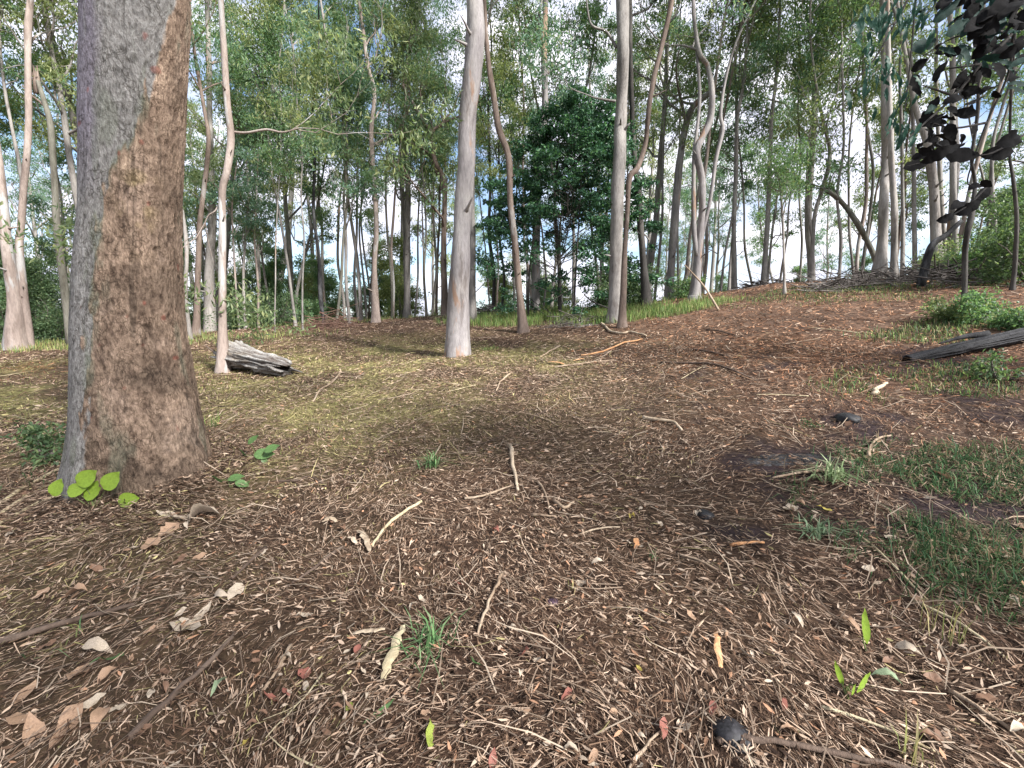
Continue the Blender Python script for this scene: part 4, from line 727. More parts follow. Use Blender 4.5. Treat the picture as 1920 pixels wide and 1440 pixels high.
def heap(u0, u1, v, d, h, n, mat, seed, label, rmax=.02, depth=1.0):
    rng = np.random.default_rng(seed); m = MB(); d = rad2y((u0 + u1) / 2, d); x0 = onplane(float(u0), float(v), d)[0]; x1 = onplane(float(u1), float(v), d)[0]
    for k in range(n):
        q = rng.uniform(0, 1); x = x0 + (x1 - x0) * q; y = d + rng.normal(0, depth * .5); hh = h * math.sin(math.pi * min(max(q, .08), .92)) ** .6
        z = terr(x, y) + rng.uniform(0, 1) ** 1.6 * hh; l_ = rng.uniform(.5, 2.0); a = rng.uniform(0, 6.28); dr = np.array([math.cos(a), .6 * math.sin(a), rng.normal(0, .22)])
        P = limb_path(rng, np.array([x, y, z]) - dr * l_ / 2, dr, l_, 4, .14, -.03); P[:, 2] = np.maximum(P[:, 2], terr(P[:, 0], P[:, 1]) + .01); r_ = rmax * rng.uniform(.2, 1)
        tube(m, P, np.linspace(r_, r_ * .3, 5), 4, cap=False)
    tag(link('brush_heap', m.mesh('brush_heap', mat)), label, 'brush heap', kind='stuff')
M_brush = bark('grey_dead_brush', (.06, .052, .048), (.12, .105, .098), (.22, .2, .19)); M_rust = bark('rusty_dead_brush', (.11, .06, .045), (.19, .11, .085), (.28, .2, .15))
heap(1680, 1805, 515, 16.5, .36, 380, M_brush, 1, 'long heap of dark dead branches along the right crest', depth=1.6)
heap(1530, 1650, 536, 15.6, .3, 200, M_brush, 2, 'low grey heap of dead twigs before the fluted pair', rmax=.02)
heap(585, 655, 602, 18.8, .5, 110, M_rust, 3, 'heap of rusty dead branches at the left wood edge', rmax=.025)
heap(890, 930, 583, 18, .35, 70, M_brush, 4, 'small dark brush heap behind the smooth lilac gum', rmax=.03)
heap(1390, 1480, 530, 19, .3, 90, M_brush, 5, 'thin line of fallen branches on the crest by the thin gums', rmax=.03)
heap(1040, 1130, 605, 14.2, .18, 90, M_brush, 6, 'grey dead twigs lying in the grass under the dark bush', rmax=.015, depth=.6)

# ------------------------------------------------------------------ logs, sticks, bark strips
def log_mesh(name, A, B, ra, rb, mat, org, seed, ridges=9, ragged=.25, n=44, ns=64, c1=(.4, .39, .37), c2=(.2, .15, .12), flatk=.8, moss=.3, hollow=True):
    A, B = np.array(A), np.array(B); ax = unit(B - A); s = unit(np.cross(ax, [0, 0, 1])); u = np.cross(s, ax); Ln = np.linalg.norm(B - A)
    t = np.linspace(0, 1, n); an = np.linspace(0, 2 * math.pi, ns, endpoint=False); Tt, An = np.meshgrid(t, an, indexing='ij')
    r = ra + (rb - ra) * Tt; r = r * (1 + .1 * np.sin(Tt * 5 + seed)); cr_ = fbm(np.cos(An) * ridges * .5, np.sin(An) * ridges * .5, Tt * 1.6 + seed, 4, seed)
    crack = np.abs(cr_ - .5) * 2; R_ = r * (.8 + .28 * np.clip(crack * 3, 0, 1) + .2 * (fbm(np.cos(An) * 7, np.sin(An) * 7, Tt * 14, 4, seed + 3) - .5) + .25 * (fbm(np.cos(An), np.sin(An), Tt * 5, 2, seed + 5) - .5))
    rg_ = (fbm(np.cos(An) * 3, np.sin(An) * 3, 0 * An, 4, seed + 9) - .5) * 2 * ragged * Ln; sh = np.where(Tt < .5, -(1 - 2 * Tt) ** 3 * np.abs(rg_), (2 * Tt - 1) ** 3 * (rg_))
    V = A + ax * ((Tt * Ln + sh)[..., None]) + s * (np.cos(An) * R_)[..., None] + u * (np.sin(An) * R_ * flatk)[..., None]
    fl = np.clip(crack * 3.2, 0, 1)[..., None]; c = np.array(c1) * fl + np.array(c2) * (1 - fl) * .4
    mo = (np.clip((fbm(np.cos(An) * 3, np.sin(An) * 3, Tt * 5, 3, 77) - .5) * 5, 0, 1) * np.clip(1.3 - Tt * 1.6, 0, 1))[..., None]; c = c * (1 - mo * moss * 2) + np.array([.24, .19, .13]) * mo * moss * 2
    m = MB(); i = np.arange(n - 1)[:, None] * ns; j = np.arange(ns)[None]; k = (j + 1) % ns; m.add(V.reshape(-1, 3), np.stack([i + j, i + ns + j, i + ns + k, i + k], -1).reshape(-1, 4), None, c.reshape(-1, 3))
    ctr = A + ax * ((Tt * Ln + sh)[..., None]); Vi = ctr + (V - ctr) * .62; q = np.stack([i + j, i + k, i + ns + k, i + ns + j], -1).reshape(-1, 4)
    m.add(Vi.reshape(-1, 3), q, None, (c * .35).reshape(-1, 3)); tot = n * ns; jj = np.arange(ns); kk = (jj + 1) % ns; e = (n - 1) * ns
    m.q.append(np.stack([jj, kk, tot + kk, tot + jj], -1)); m.q.append(np.stack([e + kk, e + jj, tot + e + jj, tot + e + kk], -1))
    return m.mesh(name, mat, org, colour=True)
M_log = vcol('weathered_wood', .85, 0, 30)
A = at(438, 690); B = at(538, 704); A[2] += .3; B[2] += .14
root = empty('hollow_log', (A + B) / 2 * np.array([1, 1, 0]) + np.array([0, 0, terr(*((A + B) / 2)[:2])])); tag(root, 'weathered silver grey hollow log with split ends behind the slim trunk', 'log'); og = np.array(root.location)
link('log_shell', log_mesh('log_shell', A, B, .37, .19, M_log, og, 3), root)
rg2 = np.random.default_rng(8)
for k in range(7):
    p = A + np.array([rg2.normal(0, .05), rg2.normal(0, .12), rg2.uniform(-.15, .25)]); d = unit(A - B) + rg2.normal(size=3) * .25; P = limb_path(rg2, p, d, rg2.uniform(.3, .7), 3, .15, 0)
    m = MB(); tube(m, P, [.035, .03, .02, .006], 5); link('splinter', m.mesh('splinter', BK['dark' if k % 2 else 'brown'], og), root)
C0 = at(1702, 678); C1 = at(1835, 655); C2 = at(1990, 632); C0[2] += .03; C1[2] += .09; C2[2] += .14
M_char = vcol('charred_wood', .6, 0, 26)
root = empty('fallen_log', C1 * np.array([1, 1, 0]) + np.array([0, 0, terr(C1[0], C1[1])])); tag(root, 'charred black fallen log lying toward the right edge of the clearing', 'log'); og = np.array(root.location)
kw = dict(c1=(.022, .022, .025), c2=(.012, .011, .012), moss=0, ridges=16, ragged=.05, n=110, ns=56)
link('log_trunk', log_mesh('log_trunk', C0, C2, .07, .12, M_char, og, 12, **kw), root)
m = MB(); E0 = at(1760, 655); E1 = at(1850, 648); E0[2] += .08; E1[2] += .15; tube(m, smooth_path(np.array([E1, (E0 + E1) / 2 + [0, 0, .03], E0]), 4), np.linspace(.05, .012, 9), 7, rough=.2); link('limb', m.mesh('limb', BK['char'], og), root)

M_st = {k: bark(k + '_stick', *v) for k, v in dict(pale=((.3, .23, .16), (.46, .37, .27), (.58, .49, .38)), tan=((.2, .14, .1), (.32, .24, .17), (.42, .34, .26)), brown=((.06, .042, .032), (.11, .078, .06), (.18, .135, .105)), orange=((.42, .2, .09), (.55, .3, .15), (.6, .38, .22)), straw=((.3, .25, .15), (.44, .37, .24), (.52, .46, .32))).items()}
def stick(px, w_, mat, label, seed, name='fallen_stick', cat='stick', strip=False, lift=.0):
    u_, v_ = np.array(px, float).T; P = atv(u_, v_); dd = np.linalg.norm(P - np.array([0, 0, CH]), axis=1).mean(); r_ = w_ * .5 * dd / F; P = smooth_path(P, 4); rng = np.random.default_rng(seed)
    P[:, 2] = terr(P[:, 0], P[:, 1]) + r_ * .7 + .006 + lift + .012 * np.abs(np.sin(np.linspace(0, 3.1, len(P)))); P[:, :2] += rng.normal(0, r_ * .25, (len(P), 2)); og = P[len(P) // 2].copy(); m = MB()
    if strip:
        Tn = unit(np.gradient(P, axis=0)); S = unit(np.cross(Tn, [0, 0, 1.])); n = len(P); wv = r_ * (1 - .5 * np.abs(np.linspace(-1, 1, n)) ** 3) * rng.uniform(.8, 1.15, n); a = np.linspace(-1, 1, 6)
        V = P[:, None] + S[:, None] * (a[None, :, None] * wv[:, None, None]) + np.array([0, 0, 1.]) * ((1 - a ** 2)[None, :, None] * wv[:, None, None] * .25 + rng.uniform(0, .15, (n, 6, 1)) * r_)
        i = np.arange(n - 1)[:, None] * 6; j = np.arange(5)[None]; q = np.stack([i + j, i + j + 1, i + j + 7, i + j + 6], -1).reshape(-1, 4); m.add(V.reshape(-1, 3), q)
    else: tube(m, P, r_ * np.linspace(1, .55, len(P)) * rng.uniform(.85, 1.1, len(P)), 6)
    tag(link(name, m.mesh(name, M_st[mat], og), None, og), label, cat)
SK = [
 ([(957, 840), (962, 880), (972, 924)], 9, 'pale', 'straight pale stick pointing at the camera in mid clearing'), ([(1205, 786), (1235, 793), (1262, 797), (1278, 810)], 8, 'pale', 'smooth pale bent stick right of the middle'),
 ([(790, 943), (745, 975), (715, 1005), (700, 1028)], 7, 'straw', 'long straw coloured stick angled below the green grass tuft'), ([(1040, 942), (1050, 955), (1062, 958), (1078, 945)], 8, 'tan', 'short curved tan stick like a hook by the pale stick'),
 ([(1008, 905), (1022, 930), (1032, 968)], 5, 'tan', 'thin tan twig beside the hook shaped stick'), ([(998, 968), (1020, 973), (1042, 972)], 5, 'tan', 'short tan twig below the hook shaped stick'), ([(1342, 1394), (1450, 1402), (1560, 1425), (1640, 1440), (1720, 1452)], 10, 'brown', 'long brown stick along the bottom edge beyond the dark stone'),
 ([(1127, 607), (1143, 622), (1165, 628), (1185, 625), (1212, 632)], 5, 'pale', 'pale forked branch lying before the close pair'), ([(1090, 668), (1130, 662), (1170, 645), (1205, 637)], 4, 'orange', 'long thin branch with an orange end before the close pair'), ([(1040, 690), (1090, 685), (1150, 677)], 4, 'tan', 'thin tan branch lying in front of the orange ended one'),
 ([(1240, 682), (1310, 685), (1365, 695), (1412, 712)], 5, 'brown', 'long dark stick curving across the middle rise'), ([(1300, 657), (1340, 665), (1370, 672)], 4, 'brown', 'short dark stick above the long curving one'), ([(1636, 743), (1650, 730), (1660, 722)], 7, 'pale', 'pale short stick in front of the charred log tip'),
 ([(1628, 858), (1635, 838), (1650, 826), (1672, 820)], 5, 'tan', 'bent tan root sticking up by the dark patch'), ([(640, 700), (620, 722), (600, 735), (588, 755)], 4, 'tan', 'thin crooked twig right of the hollow log'), ([(520, 905), (560, 905), (580, 898), (612, 914)], 4, 'brown', 'dark twig right of the leafy seedling by the big gum'),
 ([(872, 938), (905, 935), (935, 925), (962, 912)], 5, 'tan', 'tan twig left of the straight pale stick'), ([(1083, 1006), (1120, 998), (1162, 991)], 4, 'pale', 'thin pale straw pointing to the yellow leaf'), ([(1265, 1042), (1300, 1055), (1345, 1072)], 5, 'tan', 'tan twig in the near middle right'), ([(1370, 1027), (1400, 1026), (1432, 1022)], 6, 'orange', 'short orange tinged twig in the middle right'),
 ([(940, 1080), (930, 1110), (912, 1150), (895, 1195)], 7, 'tan', 'long flaked twig below the middle of the clearing'), ([(545, 1215), (530, 1250), (505, 1290), (490, 1300)], 6, 'tan', 'curved tan stick left of the flat bark strip'), ([(500, 1030), (470, 1060), (435, 1090)], 6, 'brown', 'brown stick among near leaves left of middle'), ([(640, 1030), (600, 1065), (548, 1098)], 6, 'brown', 'brown stick rising towards the straw coloured pieces'),
 ([(0, 1210), (80, 1190), (170, 1165), (250, 1140)], 9, 'brown', 'long dark stick across the near left corner'), ([(0, 948), (50, 918), (100, 890), (140, 868)], 5, 'straw', 'upper dry stalk leaning towards the big gum foot'), ([(0, 968), (60, 930), (120, 900), (150, 882)], 4, 'straw', 'middle dry stalk leaning towards the big gum foot'), ([(-10, 990), (70, 950), (130, 930)], 5, 'straw', 'lowest dry stalk leaning towards the big gum foot'),
 ([(245, 1390), (330, 1310), (400, 1245), (440, 1190)], 9, 'brown', 'dark branch piece under the leaves in the near left'), ([(1560, 885), (1500, 893), (1450, 900)], 6, 'tan', 'tan stick left of the pale green tuft'), ([(1325, 620), (1355, 625), (1382, 632)], 3, 'brown', 'little dark stick on the far rise'), ([(960, 700), (942, 715), (930, 735)], 4, 'tan', 'short twig right of the smooth lilac gum'),
 ([(1050, 650), (1030, 662), (1012, 672)], 4, 'tan', 'forked looking twig below the dark bush'), ([(1720, 530), (1750, 527), (1775, 520), (1790, 517)], 5, 'pale', 'pale branch lying on the right rise before the brush'), ([(1710, 537), (1730, 533), (1760, 529)], 4, 'orange', 'upper rusty branch lying on the right rise'), ([(1180, 1445), (1220, 1400), (1245, 1370)], 5, 'tan', 'tan straw at the bottom edge right of middle'),
 ([(1710, 1130), (1800, 1180), (1880, 1235)], 5, 'straw', 'long straw stalk below the dark grass'), ([(1600, 1000), (1680, 1075), (1740, 1130)], 4, 'straw', 'thin straw stalk running from the pale tuft'), ([(1540, 1330), (1640, 1370), (1760, 1420)], 5, 'straw', 'straw stalk near the bottom right seedling'), ([(1780, 1300), (1850, 1350), (1920, 1400)], 6, 'tan', 'tan stalk in the bottom right corner'),
]
for k, (px, w_, mt, lb) in enumerate(SK): stick(px, w_, mt, lb, 1000 + k)
for k, (px, w_, mt, lb) in enumerate([([(756, 1184), (742, 1225), (728, 1262), (718, 1284)], 16, 'straw', 'broad flat strip of shed bark beside the green blades'), ([(672, 1000), (685, 1018), (694, 1040)], 10, 'pale', 'pale split bark piece under the straw coloured stick'), ([(655, 1012), (662, 1020), (668, 1026)], 8, 'pale', 'small pale bark chip left of the split piece'),
    ([(1341, 1192), (1345, 1222), (1352, 1262)], 9, 'orange', 'orange edged bark strip in the near right of middle'), ([(1028, 683), (1042, 684), (1056, 686)], 8, 'orange', 'orange bark flake left of the thin tan branch'), ([(1075, 680), (1085, 678), (1094, 676)], 6, 'orange', 'smaller orange bark flake beside the thin tan branch'), ([(605, 985), (618, 980), (632, 984)], 9, 'pale', 'pale curled bark flake above the split piece'),
    ([(660, 1195), (690, 1195), (722, 1187)], 9, 'pale', 'pale bark curl left of the broad flat strip'), ([(1190, 1015), (1193, 1024), (1192, 1035)], 9, 'orange', 'upright orange bark chip right of the middle')]):
    stick(px, w_, mt, lb, 1100 + k, 'bark_strip', 'bark', True, .004)
# leaning pole and leaning dark snag
b0 = at(1350, 582); b1 = onplane(1284., 497., b0[1] + .8); m = MB(); tube(m, smooth_path(np.array([b0 - [0, 0, .05], (b0 + b1) / 2 + [.05, 0, .03], b1]), 5), np.linspace(.034, .02, 11), 8, rough=.1)
tag(link('leaning_pole', m.mesh('leaning_pole', M_st['tan'], b0), None, b0), 'bare pole propped against the three stemmed tree', 'pole')
P = onplane(np.array([1732., 1741, 1752, 1775, 1802]), np.array([512., 478, 455, 440, 415]), 11.0); P = np.vstack([P[:1] - (P[1:2] - P[:1]) * .8, P[1:]]); P[0, 2] = min(P[0, 2], terr(P[0, 0], P[0, 1])); m = MB(); tube(m, smooth_path(P, 4), np.interp(np.linspace(0, 1, 17), [0, .4, 1], [.1, .075, .05]), 9, rough=.25)
tag(link('leaning_snag', m.mesh('leaning_snag', BK['char'], P[0]), None, P[0]), 'charred dead limb leaning up out of the dark brush', 'dead branch')
P = onplane(np.array([1140., 1110, 1095]), np.array([578., 565, 552]), 15.0); m = MB(); tube(m, smooth_path(P, 3), np.linspace(.03, .02, 7), 6)
tag(link('fallen_branch', m.mesh('fallen_branch', BK['dark'], P[0]), None, P[0]), 'dark branch slanting into the grass beside the close pair', 'branch')
# ridged charred slab
c0 = at(1478, 862); m = MB(); t = np.linspace(-1, 1, 60); q_ = np.linspace(-1, 1, 24); Tt, Qq = np.meshgrid(t, q_, indexing='ij'); x = c0[0] + Tt * .36; y = c0[1] + Qq * .12 - Tt * .05
edge_ = np.clip(1 - (Tt ** 2 + Qq ** 2 * .9) * .95, 0, 1) ** .5; zz_ = terr(x, y) + (.012 + .022 * np.abs(np.sin((Tt * 7 + Qq * 2.2) * 2.0))) * edge_ - .012
m.add(np.stack([x, y, zz_], -1).reshape(-1, 3), np.stack([(np.arange(59)[:, None] * 24 + np.arange(23)[None]) + o_ for o_ in (0, 24, 25, 1)], -1).reshape(-1, 4)); tag(link('charred_slab', m.mesh('charred_slab', BK['char'], c0), None, c0), 'ridged slab of charred bark half buried left of the pale tuft', 'bark')

# random small twigs as individuals
rg3 = np.random.default_rng(31); tw = []
for k in range(5):
    m = MB(); P = limb_path(rg3, (-.5, 0, 0), (1, 0, 0), 1.0, 6, .14, 0); P[:, 2] = np.abs(P[:, 2]) * .25; tube(m, P, np.linspace(.014, .006, 7), 5)
    if k % 2: tube(m, limb_path(rg3, P[3], (1, .8 * (-1) ** k, 0.05), .35, 3, .1, 0), np.linspace(.008, .004, 4), 4)
    tw.append({c: m.mesh('twig', M_st[c]) for c in ('tan', 'brown', 'straw')})
for k in range(110):
    r_ = rg3.uniform(1.3, 15) ** 1.0; a = rg3.uniform(-.95, .95); x, y = r_ * math.sin(a), r_ * math.cos(a)
    if math.hypot(x - BIG[0], y - BIG[1]) < 1: continue
    c = ('tan', 'brown', 'straw')[int(rg3.integers(0, 3))]; e = .15; o = link('twig', tw[k % 5][c], None, (x, y, float(terr(x, y)) + .012)); sc1 = rg3.uniform(.2, .5) * (1 + r_ / 12) * (.6 if r_ < 3.2 else 1)
    gx, gy = float(terr(x + e, y) - terr(x - e, y)) / (2 * e), float(terr(x, y + e) - terr(x, y - e)) / (2 * e)
    o.rotation_euler = Vector((-gx, -gy, 1)).to_track_quat('Z', 'Y').to_euler(); o.rotation_euler.rotate_axis('Z', rg3.uniform(0, 6.28)); o.scale = (sc1, sc1, sc1 * .8)
    tag(o, {'tan': 'loose tan twig lying on the litter', 'brown': 'loose dark brown twig lying on the litter', 'straw': 'loose straw coloured twig lying on the litter'}[c], 'twig', {'tan': 'loose tan twigs', 'brown': 'loose brown twigs', 'straw': 'loose straw twigs'}[c])

# ------------------------------------------------------------------ single leaves
def leaf_mesh(L_=1.0, W=.45, curl=.15, fold=.12, seed=0, n=7, lobed=0.0, name='leaf'):
    cz = .012 if n > 10 else .04
    rng = np.random.default_rng(seed); t = np.linspace(0, 1, n); w_ = W * .5 * np.sin(np.pi * t ** .8) ** .8 * (1 + lobed * rng.uniform(-.5, .5, n)); w_[0] = .012; w_[-1] = .006
    x = t - .5; z = curl * (np.sin(t * 3 + seed) - .4) + cz * .7 * rng.normal(size=n); m = MB()
    V = np.stack([np.stack([x, w_, z + fold * w_ * 2 + cz * rng.normal(size=n) * (w_ > .05)], -1), np.stack([x, 0 * w_, z], -1), np.stack([x, -w_, z + fold * w_ * 2 + cz * rng.normal(size=n) * (w_ > .05)], -1)], 1) * L_
    i = np.arange(n - 1)[:, None] * 3; q = np.concatenate([i + np.array([[0, 1, 4, 3]]), i + np.array([[1, 2, 5, 4]])]); m.add(V.reshape(-1, 3), q); return m
FLC = dict(orange=(.4, .26, .17), pale=(.52, .43, .33), red=(.3, .12, .09), yellow=(.5, .4, .1), brown=(.22, .13, .085), lime=(.3, .36, .07), palegreen=(.26, .33, .2), green=(.09, .17, .06))
FLM = {k: flat('fallen_leaf_' + k, v, .6, .25, .2, 25) for k, v in FLC.items()}
flv = {}
def fleaf(c, k, W, lob):
    key = (c, k, W, lob)
    if key not in flv: flv[key] = leaf_mesh(1, W, [.12, .2, .08, .28][k], [.15, .3, .05, .4][k], k + 3, 8, lob).mesh('leaf', FLM[c])
    return flv[key]
LV = [
 (122, 1372, 62, .42, 'orange', 'big orange brown curled leaf in the bottom left corner'), (65, 1382, 50, .4, 'orange', 'orange leaf just left of the big curled one, bottom left'), (37, 1360, 36, .6, 'orange', 'ragged orange leaf at the left bottom edge'), (187, 1360, 30, .6, 'orange', 'small orange leaf right of the big curled leaf'), (150, 1267, 34, .55, 'orange', 'plump orange leaf below the pale curled leaf'), (50, 1305, 32, .5, 'orange', 'orange leaf by the left edge above the ragged one'),
 (175, 1326, 28, .5, 'pale', 'small cream leaf between the two orange ones'), (183, 1230, 46, .32, 'pale', 'long cream curled leaf in the near left'), (350, 1180, 56, .5, 'pale', 'largest crumpled cream leaf left of middle'), (375, 1160, 40, .4, 'pale', 'cream leaf overlapping behind the largest crumpled one'), (442, 1118, 38, .55, 'pale', 'cream lobed leaf above the bare soil'), (415, 1128, 30, .4, 'pale', 'thin cream leaf touching the lobed one'), (572, 1160, 26, .6, 'pale', 'grey cream leaf right of the bare soil'),
 (316, 1000, 32, .7, 'orange', 'rusty crumpled leaf below the big gum'), (285, 1026, 38, .6, 'orange', 'orange brown crumpled leaf below the rusty one'), (382, 976, 42, .75, 'pale', 'round pale leaf right below the big gum'), (345, 975, 36, .6, 'pale', 'oval pale leaf next to the round one'), (312, 968, 34, .4, 'pale', 'narrow pale leaf by the big gum foot'), (80, 1120, 26, .6, 'orange', 'orange leaf in the left litter above the dark stick'), (145, 1122, 26, .6, 'orange', 'dull orange leaf right of its twin in the left litter'),
 (572, 1272, 28, .7, 'red', 'red stemmed crumpled leaf left of the bark strip'), (512, 1315, 30, .4, 'red', 'dark red leaf at the lower left of middle'), (538, 1308, 26, .35, 'red', 'narrow red leaf beside the dark red one'), (777, 1287, 30, .4, 'orange', 'orange leaf under the green blades'), (797, 1346, 16, .7, 'orange', 'small round orange leaf above the curved yellow one'), (456, 1400, 40, .35, 'yellow', 'curved pale yellow leaf near the bottom'),
 (808, 1388, 52, .28, 'lime', 'long curved yellow green leaf near the bottom middle'), (930, 1002, 22, .5, 'red', 'small red leaf left of the hook shaped stick'), (862, 1100, 20, .4, 'red', 'small red leaf in the middle litter'), (670, 1226, 20, .6, 'red', 'dull red chip like leaf above the bark strip'), (705, 1192, 24, .4, 'pale', 'pale leaf beside the pale bark curl'), (1185, 977, 24, .35, 'yellow', 'yellow leaf tip at the end of the pale straw'),
 (977, 1232, 34, .45, 'red', 'rusty red leaf near bottom middle'), (1006, 1246, 18, .7, 'pale', 'tiny pale leaf right of the rusty red one'), (1295, 1162, 28, .4, 'orange', 'pinkish orange leaf in the near right of middle'), (1592, 1182, 30, .4, 'orange', 'tan orange leaf left of the upright yellow leaf'), (1335, 1340, 24, .5, 'red', 'bright red small leaf above the dark stone'), (1280, 1376, 30, .5, 'pale', 'cream leaf left of the dark stone'), (1470, 1332, 26, .3, 'red', 'narrow red brown leaf right of the dark stone'),
 (1662, 1286, 34, .35, 'palegreen', 'pale green leaf right of the lime seedling'), (1062, 1312, 34, .35, 'red', 'maroon leaf at the bottom middle'), (1152, 1345, 20, .6, 'orange', 'small orange leaf at the bottom left of the stone'), (1245, 1378, 34, .4, 'red', 'maroon leaf lying beside the cream leaf'), (1700, 1232, 30, .4, 'pale', 'upturned pale leaf right of the yellow leaf'), (1481, 958, 38, .5, 'pale', 'pale leaf left of the pale green tuft'), (1775, 897, 36, .6, 'brown', 'broad brown leaf in the dark grass'), (1545, 960, 24, .3, 'yellow', 'yellow leaf right of the pale leaf by the tuft'),
 (1480, 1385, 26, .4, 'orange', 'orange brown leaf below the long stick end'), (1860, 1040, 30, .5, 'brown', 'brown leaf in the wisps at the right'), (925, 1435, 26, .5, 'red', 'pinkish leaf on the bottom edge'), (1590, 800, 20, .5, 'brown', 'brown leaf by the dark soil stain'), (1070, 1420, 24, .6, 'pale', 'pale leaf on the bottom edge, middle'), (1112, 1430, 28, .4, 'orange', 'orange leaf on the bottom edge, middle'), (655, 1335, 24, .4, 'lime', 'small lime leaf in the bottom left of middle'),
 (205, 1245, 44, .2, 'green', 'green blade like leaf below the long cream leaf'), (411, 1300, 40, .25, 'palegreen', 'blue green leaf in the bottom left of middle'), (892, 1248, 30, .2, 'green', 'thin green leaf near bottom middle'), (710, 1348, 54, .18, 'green', 'long green and yellow blade near the bottom'), (1198, 1262, 20, .4, 'yellow', 'tiny yellow leaf below middle right'), (1740, 1400, 30, .4, 'brown', 'brown leaf in the bottom right corner'),
]
# scattered unremarkable leaves: more litter leaves big enough to see one by one
for k in range(110):
    u_, v_ = rg3.uniform(-20, 1940), rg3.uniform(930, 1450)
    if (u_ - 270) ** 2 + (v_ - 870) ** 2 < 90 ** 2: continue
    c = ['pale', 'pale', 'brown', 'orange', 'brown', 'pale', 'brown'][int(rg3.integers(0, 7))]; LV.append((u_, v_, rg3.uniform(14, 26), round(float(rg3.choice([.35, .5])), 2), c, None))
for k, (u_, v_, lpx, W, c, lb) in enumerate(LV):
    p = at(u_, v_); dd = math.dist(p, (0, 0, CH)); s = lpx * dd / F * .92
    o = link('fallen_leaf', fleaf(c, k % 4, W, .5 if c in ('pale', 'orange') and W > .65 else 0.0), None, (p[0], p[1], p[2] + .022 + s * .08)); o.scale = (s, s, s)
    o.rotation_euler = (rg3.normal(0, .3), rg3.normal(0, .25), rg3.uniform(0, 6.28))
    if lb: tag(o, lb, 'leaf')
    else: w1 = {'pale': 'cream', 'brown': 'brown', 'orange': 'orange tan', 'red': 'dark red'}[c]; tag(o, f'ordinary small {w1} fallen leaf among the near litter', 'leaf', f'ordinary {w1} fallen leaves')

# ------------------------------------------------------------------ seedlings and tufts
M_lime = flat('lime_leaf', (.24, .36, .045), .5, .35, .12, 12); M_green = flat('seedling_leaf', (.11, .2, .07), .4, .3, .2, 14); M_stemg = flat('green_stem', (.14, .17, .06), .6)
hl = {}
def seedling(u, v, items, label, mat, W=.8, face=.35):
    b = at(u, v); root = empty('seedling', b); tag(root, label, 'seedling'); dd = math.dist(b, (0, 0, CH)); rng = np.random.default_rng(int(u * 7 + v))
    key = (mat.name, W)
    if key not in hl: hl[key] = leaf_mesh(1, W, .1, .12, 2, 14).mesh('leaf', mat)
    for (lu, lv, lpx, ang) in items:
        p = onplane(float(lu), float(lv), b[1] + rng.uniform(-.04, .06)); s = lpx * .7 * dd / F; m = MB(); tube(m, smooth_path(np.array([b, (b + p) / 2 + [0, .02, .02], p]), 3) - b, np.linspace(.0035, .002, 7), 5); link('stem', m.mesh('stem', M_stemg), root)
        o = link('leaf', hl[key], root, p - b + np.array([math.cos(ang), 0, math.sin(ang)]) * s * .35); o.scale = (s, s, s)
        o.rotation_euler = (math.pi / 2 * (1 - face) + rng.normal(0, .15), -ang, 0)
seedling(175, 958, [(103, 925, 34, 1.2), (132, 921, 32, .2), (152, 905, 40, .7), (163, 930, 34, .6), (176, 918, 22, 1.2), (200, 912, 40, .9), (228, 939, 36, .15)], 'bright lime green heart leaved seedling at the foot of the big gum', M_lime, .8, .1)
seedling(480, 868, [(468, 830, 30, .8), (462, 853, 26, 2.6), (482, 852, 44, .1), (500, 845, 36, .5), (492, 862, 20, -.5)], 'green broad leaved seedling right of the big gum', M_green, .6, .45)
seedling(432, 915, [(415, 900, 30, 2.9), (432, 898, 36, .3), (445, 905, 30, -.2), (452, 912, 26, .6)], 'low green jagged seedling between the big gum and twigs', M_green, .6, .6)
seedling(1590, 1312, [(1578, 1278, 46, 1.9), (1610, 1292, 44, .9), (1598, 1300, 20, 1.2)], 'lime seedling with two upright blades in the bottom right', M_lime, .22, .1)
seedling(1624, 1222, [(1624, 1196, 62, 1.6)], 'single upright yellow green leaf in the near right litter', M_lime, .22, .05)
def tuft(u, v, n, h0, h1, sp, cols, seed, label, wd=.007, flop=1.2):
    p = at(u, v); r_ = np.random.default_rng(seed); pts = p[:2] + r_.normal(0, sp, (n, 2)); grass('grass_tuft', pts, h0, h1, wd, cols, seed, label, 'grass tuft', None, flop, None, None, True)
TG = [(.1, .2, .08), (.14, .26, .1), (.2, .3, .14)]
tuft(812, 876, 46, .12, .26, .035, TG, 1, 'flattened green grass tuft in the middle of the clearing', .012)
tuft(805, 1215, 48, .12, .26, .04, TG, 2, 'green blades flopped beside the flat bark strip', .009)
tuft(1562, 900, 70, .14, .3, .04, [(.3, .4, .2), (.2, .3, .13), (.38, .44, .25)], 3, 'pale green drooping tuft by the dark grass', .012)
tuft(1535, 1006, 55, .1, .22, .035, [(.16, .24, .13), (.22, .3, .18)], 4, 'grey green tuft below the pale drooping one', .009)
tuft(1225, 1045, 14, .04, .08, .02, TG, 5, 'tiny green sprig near the middle right', .006, .6); tuft(1590, 1045, 20, .05, .1, .03, TG, 6, 'small green sprig below the grey green tuft', .006, .6)
tuft(1520, 798, 40, .05, .12, .05, [(.07, .13, .05)], 7, 'low dark green clump left of the dark soil stain', .01); tuft(920, 655, 60, .08, .16, .09, GG, 8, 'green clump right of the smooth lilac gum foot', .012, .8)
tuft(1775, 1200, 16, .12, .24, .03, GY, 9, 'thin yellow green upright stalks in the near right', .005, .35); tuft(1715, 1430, 14, .1, .2, .03, GY, 10, 'yellow green stalks on the bottom right edge', .005, .35)
